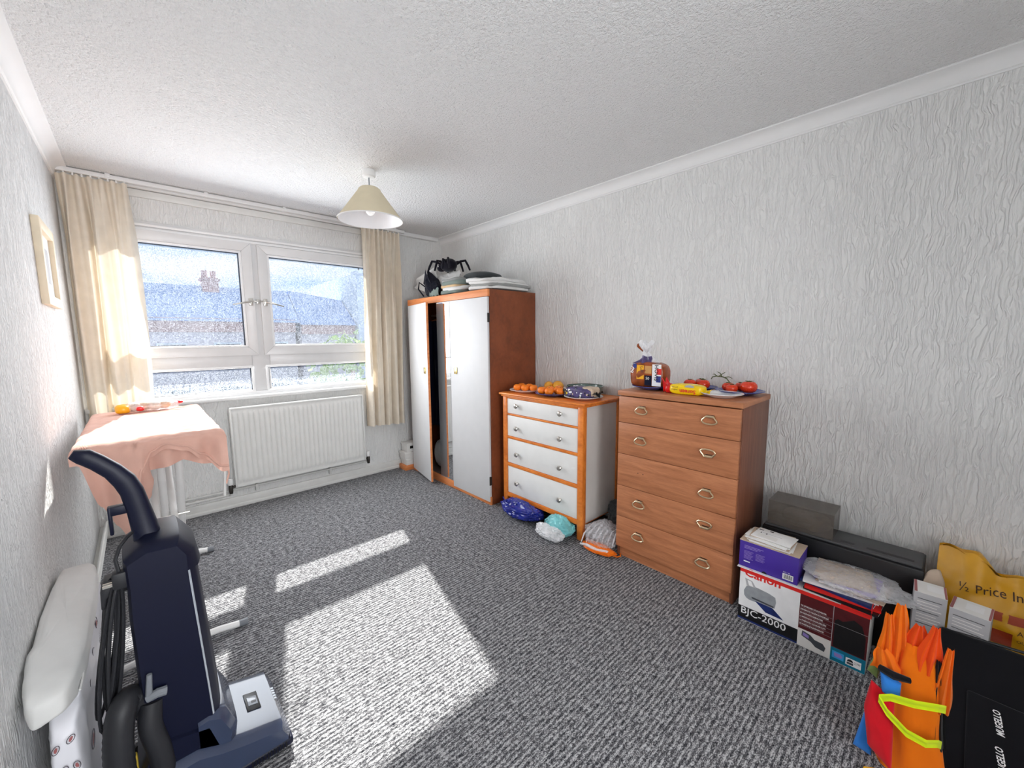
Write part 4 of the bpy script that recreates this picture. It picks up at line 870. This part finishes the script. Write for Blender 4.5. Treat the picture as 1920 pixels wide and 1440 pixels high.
# soft black case leaning back
bk = thing('black_case', 'soft black padded case with white lettering in the near right corner', 'case', (1.85, -.30, 0))
CM = frame((1.660, -.060, .004), (0, -1, 0), (.40, 0, .265))     # face: right = -Y, up = leaning back
MB().box(0, .52, 0, .50, -.075, 0).xf(CM).build('case_body', 'black_nylon', bk, bev=.018, seg=4)
MB().box(.075, .47, .05, .30, 0, .012).xf(CM).build('front_pocket', 'black_nylon', bk, bev=.008, seg=3)
MB().tube([CM @ Vector(p) for p in ((.01, .49, -.01), (.25, .505, .004), (.51, .49, -.01))], .005, 8).build('zip', 'black_plastic', bk)
for k, (uu, vv) in enumerate(((.158, .200), (.163, .095))): text('MUGELLO', .022, CM @ Matrix.Translation((uu, vv, .0135)) @ Matrix.Rotation(radians(98), 4, 'Z'), 'print_white', bk, shear=.25, sx=.72, bold=.0005)
# bundle of folded bright bags
def tuft(m, base, tip, wid, seed, cup=.02, n=8):
    base = Vector(base); tip = Vector(tip); ax = (tip-base)
    side = Vector((.35, -1, 0)).normalized()
    def F(u, v):
        wv = wid*(1-.72*v**1.6)*(1+.12*sin(v*7+seed)); s = (u-.5)*2
        p = base+ax*v+side*wv*s+Vector((-1, -.2, 0))*(cup*(1-s*s)*(1-.3*v)+.008*sin(u*17+seed)*(1-v*.6))
        return p
    m.grid(F, 14, 16); return m
og = thing('orange_bag_bundle', 'upright bundle of folded orange nylon bags in near right corner', 'bag bundle', (1.63, -.02, 0))
def body(u, v):
    a = 2*pi*u; z = .40*v; rx = .055-.010*v; ry = .078-.030*v; q = Vector((cos(a)*2, sin(a)*2, z*9))
    k = 1+.12*noise.noise(q)+.06*sin(6*a+z*12)
    return (1.640+rx*k*cos(a)+.05*v, -.020+ry*k*sin(a)+.004*v, z)
MB().grid(body, 48, 26, cu=True).build('bag_body', 'orange_nylon', og, smooth=50)
for i, (b, t, wd, mt) in enumerate((((1.67, .045, .30), (1.655, .055, .475), .030, 'orange_nylon'), ((1.67, .025, .30), (1.66, .032, .515), .034, 'orange_nylon'), ((1.68, -.01, .34), (1.66, -.012, .470), .036, 'deep_orange_nylon'), ((1.66, -.035, .33), (1.645, -.046, .490), .030, 'deep_orange_nylon'), ((1.655, -.070, .23), (1.645, -.078, .440), .024, 'orange_nylon'), ((1.63, .045, .30), (1.615, .062, .375), .040, 'orange_nylon'))):
    tuft(MB(), b, t, wd, i*1.7, .018).build('bag_end', mt, og, smooth=50)
tuft(MB(), (1.64, -.075, .12), (1.652, -.058, .385), .020, 3, .010).build('dark_lining', 'black_nylon', og, smooth=50)
def strap(pts, wd, mat, nm, par):
    pts = [Vector(p) for p in pts]; m = MB()
    def F(u, v):
        k = v*(len(pts)-1); i = min(int(k), len(pts)-2); f = k-i; p = pts[i]*(1-f)+pts[i+1]*f
        return p+Vector((.003*sin(u*6), 0, (u-.5)*wd))
    return m.grid(F, 4, (len(pts)-1)*6).build(nm, mat, par, smooth=60)
strap([(1.620, -.082, .262), (1.590, -.066, .276), (1.568, -.02, .270), (1.560, .03, .262), (1.562, .056, .240), (1.556, .035, .212), (1.550, -.01, .182), (1.560, -.05, .172), (1.590, -.074, .168), (1.615, -.082, .150)], .026, 'lime_nylon', 'lime_strap', og)
MB().tube([(1.60, .062, .315), (1.585, .03, .318), (1.60, -.005, .315)], [.010, .012, .008], 8).build('black_tie', 'black_nylon', og)
def softbag(name, label, pts, mat, x, th, seed):
    # small folded bag: outline in (y, z), bulging body
    t = thing(name, label, 'bag', (x, sum(p[0] for p in pts)/len(pts), min(p[1] for p in pts)))
    cy = sum(p[0] for p in pts)/len(pts); cz = sum(p[1] for p in pts)/len(pts); n = len(pts)
    def F(u, v):
        k = u*n; i = int(k) % n; f = k-int(k); p = Vector(pts[i])*(1-f)+Vector(pts[(i+1) % n])*f
        s = sin(pi*v); c = -cos(pi*v); y = cy+(p.x-cy)*s**.55; z = cz+(p.y-cz)*s**.55
        return (x+th*c*(1+.2*noise.noise(Vector((y*20, z*20, seed))))+.15*z, y, max(.003, z))
    MB().grid(F, 48, 14, cu=True).build('folded_body', mat, t, smooth=50); return t
softbag('red_folded_bag', 'red folded fabric bag on the left of the orange bundle', [(.078, .265), (.022, .235), (.012, .03), (.070, .07), (.088, .18)], 'red_nylon', 1.555, .020, 3)
b = softbag('blue_folded_bag', 'blue folded bag with white marks behind the red bag, in front', [(.105, .02), (.060, .015), (.066, .17), (.082, .17)], 'blue_nylon', 1.590, .014, 5)
softbag('blue_pouch', 'small bright blue pouch tucked into the orange bundle', [(.062, .31), (.012, .29), (.012, .235), (.052, .245)], 'blue_nylon', 1.560, .016, 6)
softbag('olive_pouch', 'small olive green pouch beside the orange bundle', [(.070, .36), (.060, .31), (.066, .25), (.092, .265)], 'olive_nylon', 1.600, .012, 8)
softbag('yellow_folded_bag', 'yellow folded bag at the very bottom of the orange bundle', [(.072, .02), (.020, .05), (-.01, .004), (.058, .004)], 'yellow_nylon', 1.520, .012, 9)

# ------------------------------------------------------------------ ironing board with a pink garment
ib = thing('ironing_board', 'white-legged ironing board standing along the left wall', 'ironing board', (.02, 2.75, 0))
BX0, BX1, IY0, IY1, IZ = -.190, .230, 2.30, 3.50, .905
out_ = [(BX0, IY0+.05), (BX0+.05, IY0), (BX1-.05, IY0), (BX1, IY0+.05)]
for k in range(9):
    a = pi*k/8; out_.append(((BX0+BX1)/2+(BX1-BX0)/2*cos(a)**1 if True else 0, 3.15+.35*sin(a)))
MB().prism(out_, 'z', IZ-.022, IZ).build('board', 'board_cover', ib, bev=.006)
for x in (.000, .064):
    MB().tube([(x, 2.16, .03), (x, 2.60, .44), (x, 3.06, IZ-.03)], .0155, 12).build('leg', 'white_paint', ib)
for x in (.030, .095):
    MB().tube([(x, 3.07, .03), (x, 2.64, .44), (x, 2.36, IZ-.03)], .0155, 12).build('leg', 'white_paint', ib)
MB().tube([(-.03, 2.615, .452), (.125, 2.615, .452)], .006, 8).build('pivot_bolt', 'chrome', ib)
for y, x1 in ((2.15, .270), (3.08, .245)):
    f = MB().tube([(-.20, y, .018), (-.12, y, .028), (.02, y, .032), (.16, y, .030), (x1-.02, y, .018)], .0145, 10).build('foot', 'white_paint', ib)
    for xx, s in ((-.20, -1), (x1-.02, 1)): MB().tube([(xx-s*.012, y, .0185), (xx+s*.022, y, .0165)], .0160, 10).build('rubber_cap', 'grey_plastic', f)
MB().tube([(-.12, 2.34, IZ-.028), (.16, 2.34, IZ-.028)], .008, 8).build('cross_bar', 'white_paint', ib)
gm = thing('pink_garment', 'pale pink jersey garment draped over the ironing board', 'garment', (.02, 2.75, IZ))
GX0, GX1, GY0, GY1 = -.212, .246, 2.285, 3.36
def near_len(x):
    t = (x-GX0)/(GX1-GX0)
    K = [(0, .07), (.08, .25), (.16, .34), (.245, .40), (.33, .27), (.40, .14), (.47, .085), (.58, .055), (.72, .075), (.85, .13), (1.0, .20)]
    for (a, p), (b, q) in zip(K, K[1:]):
        if t <= b:
            f = (t-a)/(b-a); f = f*f*(3-2*f); return p+(q-p)*f
    return .20
def garment(u, v, off=0):
    # u across incl. side drapes, v along incl. near drape; rounded over the edges
    L, Rr = .055, .075
    W = GX1-GX0; s = -L+u*(W+L+Rr)
    x = GX0+min(max(s, 0), W); side = max(0, -s) if s < 0 else max(0, s-W)
    nl = near_len(x); t = -nl+v*(GY1-GY0+nl); y = GY0+max(t, 0); near = max(0, -t)
    r = .022
    drop = lambda d: (min(d, r*1.57), d) 
    def edge(d):
        a = min(d/r, pi/2); return r*sin(a), r*(1-cos(a))+max(0, d-r*pi/2)
    ox, oz = edge(side); oy, oz2 = edge(near)
    xx = x+(-ox if s < 0 else ox)*(1 if side else 0); yy = y-(oy if near else 0)
    z = IZ+.010-max(oz, oz2)
    wr = .007*noise.noise(Vector((x*6, y*18, 1)))+.006*sin(y*46+x*11+3*noise.noise(Vector((x*5, y*5, 4))))*max(0, 1-(y-GY0)/.40)+.004*noise.noise(Vector((x*30, y*40, 7)))
    if near <= 0: z += wr
    if near > 0:
        k = min(1, near/.08); yy += k*(.016*sin(x*34+1)+.010*sin(x*71)); yy -= .10*near*(1 if x < -.02 else .15)
        xx += -.10*near*(x-(-.02)) if x < 0 else 0
        xx += .30*near*max(0, -x)*(near/.36)
    return (xx, yy, z+off)
MB().grid(lambda u, v: garment(u, v), 90, 120).build('body', 'pink_jersey', gm, smooth=70)
def inner(u, v):
    x = -.03+.25*u; nl = .075+.05*sin(pi*u)*0+.055*(1-u)+.075*max(0, u-.55)*2; t = v*nl
    return (x, GY0-.004+.020*sin(u*14)*v+.015, IZ-.004-t-.012*sin(u*pi)*0)
MB().grid(inner, 40, 12).build('hem_fold', 'pink_jersey', gm, smooth=70)
MB().tube([garment(.30+.62*k/20, .02) for k in range(21)], .0055, 7).build('rib_hem', 'pink_jersey', gm)
MB().blob((-.040, 2.300, .760), .034, .028, .11, 2.2, 28, 20, rough=.012, freq=14, seed=71).build('sleeve', 'pink_jersey', gm, smooth=60)
MB().tube([(.252, 2.30, .89), (.258, 2.292, .80), (.252, 2.288, .70), (.244, 2.286, .60)], .0055, 7).build('drawstring', 'pillow_white', gm)
MB().tube([(.256, 2.31, .89), (.266, 2.302, .78), (.270, 2.300, .70), (.256, 2.297, .655)], .004, 7).build('drawstring', 'pink_jersey', gm)
bg_ = thing('food_packet', 'clear packet of rolls with yellow and red print on the ironing board', 'packet', (.02, 3.24, IZ+.016))
for i in range(4): MB().blob((-.045+.045*i, 3.24+.02*(i % 2), IZ+.042), .030, .036, .024, 2.3, 24, 14, rough=.002, seed=i).build('roll', ('paper_tan', 'bread_crust')[i % 2], bg_, smooth=70)
MB().blob((.03, 3.245, IZ+.042), .125, .065, .027, 2.8, 50, 20, rough=.008, freq=16, seed=77).build('film', 'clear_film', bg_, smooth=35)
MB().blob((-.095, 3.235, IZ+.037), .032, .055, .024, 3.2, 24, 14, rough=.004, freq=20, seed=78).build('yellow_end', 'amber_wrap', bg_, smooth=45)
MB().blob((-.020, 3.185, IZ+.036), .020, .010, .014, 2.4, 16, 10).build('red_print', 'red_wrap', bg_, smooth=45)
MB().blob((.158, 3.24, IZ+.050), .020, .014, .008, 2.2, 16, 10, rough=.004, freq=50).build('red_tie', 'red_wrap', bg_, smooth=45)

# ------------------------------------------------------------------ upright vacuum cleaner
vc = thing('vacuum_cleaner', 'dark navy upright vacuum cleaner standing in front of the ironing board', 'vacuum cleaner', (.05, 1.52, 0))
VY0, VY1 = 1.395, 1.625
def hull(prof_lo, prof_hi, y0, y1, rnd, mat, name, par, ny=10):
    # profile polygon in x,z extruded in y with rounded flanks: prof_lo at the flanks, prof_hi in the middle
    n = len(prof_lo); m = MB()
    def F(u, v):
        i = int(round(u*n)) % n; t = v*2-1; k = (1-abs(t)**rnd)**(1/rnd)
        a, b = prof_lo[i], prof_hi[i]; return (a[0]+(b[0]-a[0])*k, y0+(y1-y0)*v, a[1]+(b[1]-a[1])*k)
    m.grid(F, n, ny, cu=True)
    b0 = len(m.v)-n*(ny+1)
    m.f.append(tuple(b0+i for i in range(n))[::-1]); m.f.append(tuple(b0+n*ny+i for i in range(n)))
    return m.build(name, mat, par, bev=0, smooth=40)
lo = [(-.060, .150), (.055, .150), (.070, .235), (.066, .330), (.050, .660), (.046, .740), (.030, .772), (-.030, .775), (-.066, .755), (-.070, .60), (-.068, .35), (-.066, .22)]
hi = [(-.070, .140), (.075, .140), (.098, .235), (.096, .330), (.078, .660), (.070, .748), (.040, .795), (-.030, .798), (-.074, .765), (-.080, .60), (-.078, .35), (-.076, .22)]
hull(lo, hi, VY0, VY1, 2.6, 'navy_plastic', 'bag_housing', vc, 14)
MB().tube([(.049, VY0+.006, .74), (.053, VY0+.004, .66), (.068, VY0+.004, .33), (.072, VY0+.004, .235)], .0035, 6).build('seam_trim', 'clear_grey', vc)
hull([(-.068, .700), (.050, .700), (.050, .745), (.032, .778), (-.030, .781), (-.069, .760)], [(-.084, .700), (.084, .700), (.076, .752), (.042, .801), (-.030, .804), (-.079, .770)], VY0-.003, VY1+.003, 2.6, 'navy_plastic', 'top_cover', vc, 12)
# handle: flat stem that bends back to the grip
def stem(pts, wx, wy, name, mat):
    m = MB(); pts = [Vector(p) for p in pts]; k = len(pts); vs = []; n = 12
    for i, p in enumerate(pts):
        t = (pts[min(i+1, k-1)]-pts[max(i-1, 0)]).normalized(); nx = Vector((t.z, 0, -t.x)); a, b = wx[i], wy[i]
        for j in range(n):
            q = 2*pi*j/n; cs, sn = cos(q), sin(q)
            vs.append(p+nx*math.copysign(abs(cs)**.6, cs)*a+Vector((0, 1, 0))*math.copysign(abs(sn)**.6, sn)*b)
    fs = [(i*n+j, i*n+(j+1) % n, (i+1)*n+(j+1) % n, (i+1)*n+j) for i in range(k-1) for j in range(n)]+[tuple(range(n-1, -1, -1)), tuple((k-1)*n+j for j in range(n))]
    return m.add(vs, fs).build(name, mat, vc, smooth=50)
HY = 1.505
hd = stem([(-.020, HY, .740), (-.026, HY, .800), (-.036, HY, .870), (-.046, HY, .925), (-.058, HY, .958), (-.078, HY, .990), (-.105, HY, 1.020), (-.125, HY, 1.038), (-.142, HY, 1.042), (-.150, HY, 1.036)], [.040, .030, .026, .025, .025, .022, .021, .021, .018, .008], [.042, .030, .024, .022, .021, .019, .018, .018, .016, .008], 'handle', 'navy_plastic')
MB().box(-.095, -.050, HY-.012, HY+.012, .868, .893).box(-.098, -.090, HY-.012, HY+.012, .815, .893).build('cord_hook', 'navy_plastic', hd, bev=.003)
# cable tidy, plug and cord loops at the back
hk = MB().prism([(-.066, .700), (-.095, .712), (-.118, .710), (-.126, .690), (-.128, .640), (-.120, .640), (-.115, .668), (-.100, .676), (-.066, .672)], 'y', 1.44, 1.50).build('cable_hook', 'soft_black', vc, bev=.004)
pg = MB().box(-.100, -.070, 1.400, 1.432, .700, .745).build('plug', 'soft_black', vc, bev=.006)
for y in (1.408, 1.422): MB().box(-.118, -.099, y-.002, y+.002, .712, .718).build('plug_pin', 'chrome', pg)
MB().tube([(-.086, 1.415, .744), (-.090, 1.42, .775), (-.080, 1.44, .800), (-.066, 1.46, .812), (-.055, 1.48, .815)], .0042, 8).build('cord', 'soft_black', vc)
for i in range(7):
    yy = 1.415+.013*i; xb = -.078-.012*(i % 3); xt = -.088-.006*(i % 4)
    pts = []
    for k in range(25):
        a = 2*pi*k/24; s = .5-.5*cos(a)
        pts.append((xt*(1-s)+(xb-.052-.010*(i % 2))*s+.013*sin(a), yy+.010*sin(a+i), .712-.36*s-.02*(i % 3)*s))
    MB().tube(pts[:-1], .0040, 7, closed=True).build('cord_loop', 'soft_black', vc)
MB().box(-.092, -.068, 1.43, 1.55, .30, .345).build('lower_cable_hook', 'navy_plastic', vc, bev=.005)
# hose that arches at the back foot
hose = [(-.060, 1.425, .33), (-.092, 1.418, .385), (-.112, 1.39, .375), (-.124, 1.375, .30), (-.126, 1.37, .20), (-.122, 1.38, .10), (-.108, 1.39, .055)]
def spl(P, n):
    P = [Vector(p) for p in P]; o = []
    for i in range(len(P)-1):
        p0, p1, p2, p3 = P[max(i-1, 0)], P[i], P[i+1], P[min(i+2, len(P)-1)]
        for k in range(n):
            t = k/n; o.append(.5*((2*p1)+(-p0+p2)*t+(2*p0-5*p1+4*p2-p3)*t*t+(-p0+3*p1-3*p2+p3)*t**3))
    return o+[P[-1]]
HP = spl(hose, 10)
MB().tube(HP, [.030+.0012*(k % 2) for k in range(len(HP))], 16).build('hose', 'soft_black', vc, smooth=30)
MB().tube(spl([(-.055, 1.405, .36), (-.062, 1.392, .30), (-.050, 1.388, .22), (-.045, 1.39, .14), (-.05, 1.40, .07)], 8), .026, 14).build('hose_duct', 'soft_black', vc)
MB().tube([(-.062, 1.382, .385), (-.040, 1.378, .392), (-.022, 1.379, .388)], [.010, .012, .012], 10).tube([(-.058, 1.382, .385), (-.052, 1.384, .45)], [.008, .006], 8).build('hose_clip', 'grey_plastic', vc)
MB().box(-.115, -.095, 1.41, 1.425, .10, .22).build('attachment', 'yellow_plastic', vc, bev=.004)
# floor head
head_lo = [(-.040, .018), (.225, .014), (.252, .024), (.254, .050), (.238, .082), (.150, .100), (.085, .118), (.030, .140), (-.040, .140)]
head_hi = [(-.046, .012), (.232, .010), (.262, .022), (.264, .052), (.244, .094), (.155, .114), (.085, .134), (.030, .160), (-.046, .160)]
hdm = hull(head_lo, head_hi, 1.365, 1.675, 6, 'head_blue', 'floor_head', vc, 16)
MB().box(-.046, .268, 1.362, 1.678, .014, .040).build('bumper', 'navy_plastic', hdm, bev=.008, seg=3)
for i in range(12): MB().box(.150+.0085*i, .154+.0085*i, 1.3605, 1.363, .018, .036).build('bumper_groove', 'print_black', hdm)
W_ = frame((.203, 1.480, .1045), (0, 1, 0), (-1, 0, .225))
MB().box(0, .085, 0, .040, -.001, .0012).xf(W_).build('window_frame', 'print_black', hdm, bev=.001)
MB().box(.022, .062, .006, .034, .001, .0035).xf(W_).build('brush_window', 'clear_grey', hdm, bev=.001)
MB().box(.030, .040, .010, .024, .0035, .0042).xf(W_).build('belt_mark', 'print_black', hdm)
HM = frame((.222, 1.57, .0995), (0, -1, 0), (-1, 0, .225))
for i in range(5): patch('badge_mark', HM, .010+.013*i, .018+.013*i, -.032, -.024+.003*(i % 2), 'clear_grey', hdm, .002)
for i in range(2): patch('badge_mark', HM, .020+.014*i, .025+.014*i, .004, .010, 'clear_grey', hdm, .002)
hull([(.035, .100), (.105, .108), (.110, .160), (.088, .215), (.060, .230), (.035, .225)], [(.035, .098), (.122, .106), (.130, .165), (.104, .226), (.066, .245), (.035, .240)], 1.385, 1.640, 5, 'head_blue', 'motor_hood', vc, 12)
hull([(-.085, .030), (.075, .025), (.080, .130), (.060, .205), (-.060, .235), (-.090, .150)], [(-.095, .025), (.085, .020), (.092, .135), (.070, .215), (-.066, .245), (-.100, .150)], 1.385, 1.640, 4, 'navy_plastic', 'motor_body', vc, 12)
for y in (1.372, 1.640): MB().lathe([(.020, y), (.036, y+.003), (.036, y+.018), (.020, y+.021)], (-.085, 0, .037), 20, 'y').build('wheel', 'black_plastic', vc)

# ------------------------------------------------------------------ wrapped bedding and pillow by the left wall
bp = thing('wrapped_bedding', 'plastic-wrapped bedding pack with red oval logos standing by the left wall', 'bedding pack', (-.205, 1.80, 0))
MB().blob((-.213, 1.80, .214), .030, .415, .213, 7, 70, 34, rough=.010, freq=8, seed=81).build('pack', 'pack_film', bp, smooth=50)
FW = frame((-.1795, 1.40, 0), (0, 1, 0), (0, 0, 1)); FE = frame((-.213, 1.3775, 0), (1, 0, 0), (0, 0, 1))
def logo(F, s, ang):
    F = F @ Matrix.Rotation(radians(ang), 4, 'Z')
    MB().tube([F @ Vector((.026*s*cos(2*pi*k/24), .014*s*sin(2*pi*k/24), 0)) for k in range(24)], .0009, 5, closed=True).build('logo_oval', 'logo_grey', bp)
    poly_patch('logo_mark', F, [(-.016*s, -.005*s), (-.004*s, -.007*s), (.014*s, -.004*s), (.016*s, .004*s), (.002*s, .008*s), (-.012*s, .004*s)], 'logo_red', bp)
for i, (yy, zz_) in enumerate(((.46, .40), (.32, .375), (.20, .355), (.40, .27), (.58, .30), (.28, .24), (.10, .26))): logo(FW @ Matrix.Translation((yy, zz_, 0)), 1.3, -50+8*i)
for i, (xx, zz_) in enumerate(((.012, .375), (-.014, .362), (-.004, .30), (.016, .30))): logo(FE @ Matrix.Translation((xx, zz_, 0)), .42, 60+12*i)
for i in range(6): patch('small_print', FW @ Matrix.Translation((.52, .36, .0)) @ Matrix.Rotation(radians(-60), 4, 'Z'), -.02, .03-.004*(i % 3), -.012*i, .003-.012*i, 'logo_grey', bp)
pl = thing('white_pillow', 'white folded pillow lying on the wrapped bedding by the left wall', 'pillow', (-.225, 1.78, .40))
def pil(p, d):
    k = 1-.20*max(0, abs(p.y)/.40)**4; z = p.z
    tri = (p.x+.055)/.11
    return Vector((p.x*k, p.y, z*(1.0-.35*tri)*k+.012*noise.noise(Vector((p.x*9, p.y*5, 2)))))
MB().blob((-.232, 1.785, .462), .050, .395, .060, 5.5, 70, 36, rough=.009, freq=7, seed=85, fn=pil).build('pillow_body', 'pillow_white', pl, smooth=70)
MB().tube([(-.183+.002*sin(k), 1.44+.69*k/24, .452+.003*sin(k*1.3)) for k in range(25)], .0025, 6).build('seam', 'pillow_white', pl)

# ------------------------------------------------------------------ outside the window
def outside(o, label, cat): return tag(o, label, cat)
GZ = -3.2
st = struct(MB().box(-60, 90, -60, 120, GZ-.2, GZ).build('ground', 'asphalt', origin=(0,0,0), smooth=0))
ter = thing('terrace_house', 'long terrace with slate roof and chimney across the street', 'building', (2, 27, GZ))
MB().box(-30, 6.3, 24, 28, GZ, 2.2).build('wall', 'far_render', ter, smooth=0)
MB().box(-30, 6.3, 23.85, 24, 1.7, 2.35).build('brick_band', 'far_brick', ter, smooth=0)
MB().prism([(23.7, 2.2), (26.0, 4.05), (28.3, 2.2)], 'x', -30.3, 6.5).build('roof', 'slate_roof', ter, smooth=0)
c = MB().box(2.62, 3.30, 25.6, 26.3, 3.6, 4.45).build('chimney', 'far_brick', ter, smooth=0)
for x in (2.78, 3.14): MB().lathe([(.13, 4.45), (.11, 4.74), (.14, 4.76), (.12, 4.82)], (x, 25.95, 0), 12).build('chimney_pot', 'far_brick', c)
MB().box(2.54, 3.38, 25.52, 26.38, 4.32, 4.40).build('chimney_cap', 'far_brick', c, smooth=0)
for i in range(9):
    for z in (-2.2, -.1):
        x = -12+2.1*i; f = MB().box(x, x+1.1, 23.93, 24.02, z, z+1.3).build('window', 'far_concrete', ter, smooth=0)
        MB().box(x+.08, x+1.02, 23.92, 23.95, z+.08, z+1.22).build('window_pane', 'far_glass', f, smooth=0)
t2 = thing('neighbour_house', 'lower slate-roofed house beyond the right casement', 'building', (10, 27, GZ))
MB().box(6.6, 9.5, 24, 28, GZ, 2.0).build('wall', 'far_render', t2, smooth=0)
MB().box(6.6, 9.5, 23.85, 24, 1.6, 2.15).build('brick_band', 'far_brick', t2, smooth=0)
MB().add([(6.55, 23.7, 2.1), (9.55, 23.7, 2.1), (9.55, 28.3, 2.1), (6.55, 28.3, 2.1), (6.55, 26, 4.10), (9.55, 26, 3.70)], [(0,1,5,4), (2,3,4,5), (0,4,3), (1,2,5), (0,3,2,1)]).build('roof', 'slate_roof', t2, smooth=0)
fl = thing('flat_block', 'pale concrete flats with a balcony at the right of the view', 'building', (13, 26, GZ))
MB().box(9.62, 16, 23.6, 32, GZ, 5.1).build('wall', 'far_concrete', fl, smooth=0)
MB().box(9.3, 16, 22.6, 23.6, 4.95, 5.1).build('balcony_slab', 'far_concrete', fl, smooth=0)
for x in (9.35, 10.4, 11.4): MB().box(x, x+.06, 22.62, 22.68, 5.1, 6.1).build('balcony_post', 'dark_metal', fl, smooth=0)
MB().box(9.35, 12, 22.62, 22.66, 6.03, 6.1).build('balcony_rail', 'dark_metal', fl, smooth=0)
tre = thing('garden_tree', 'pale green leafy tree outside the right casement', 'tree', (7.5, 19.5, GZ))
MB().tube([(7.5, 19.5, GZ), (7.5, 19.5, -.8), (7.6, 19.5, .2)], [.16, .12, .06], 10).build('trunk', 'far_brick', tre)
cr = MB(); random.seed(11)
for i in range(520):
    a, b, r = random.uniform(0, 2*pi), random.uniform(-1, 1), random.uniform(.35, 1)**.5
    p = Vector((7.5+1.9*r*cos(a)*math.sqrt(1-b*b), 19.5+1.6*r*sin(a)*math.sqrt(1-b*b), .0+1.75*r*b)); q = Vector((random.uniform(-1, 1), random.uniform(-1, 1), random.uniform(-1, 1))).normalized(); e = q.orthogonal().normalized()*.20; f = q.cross(e).normalized()*.11
    cr.add([p-e, p+f, p+e, p-f], [(0,1,2,3)])
o = cr.build('foliage', 'far_leaf', tre, smooth=0); o['kind'] = 'stuff'
hg = MB(); 
for i in range(900):
    p = Vector((random.uniform(-12, 13), random.uniform(16.6, 17.6), GZ+random.uniform(.1, 2.0))); q = Vector((random.uniform(-1, 1), random.uniform(-1, 1), random.uniform(-1, 1))).normalized(); e = q.orthogonal().normalized()*.28; f = q.cross(e).normalized()*.16
    hg.add([p-e, p+f, p+e, p-f], [(0,1,2,3)])
o = hg.build('hedge', 'far_leaf', smooth=0); o['kind'] = 'stuff'; tag(o, 'leafy garden hedge below the window view', 'hedge')
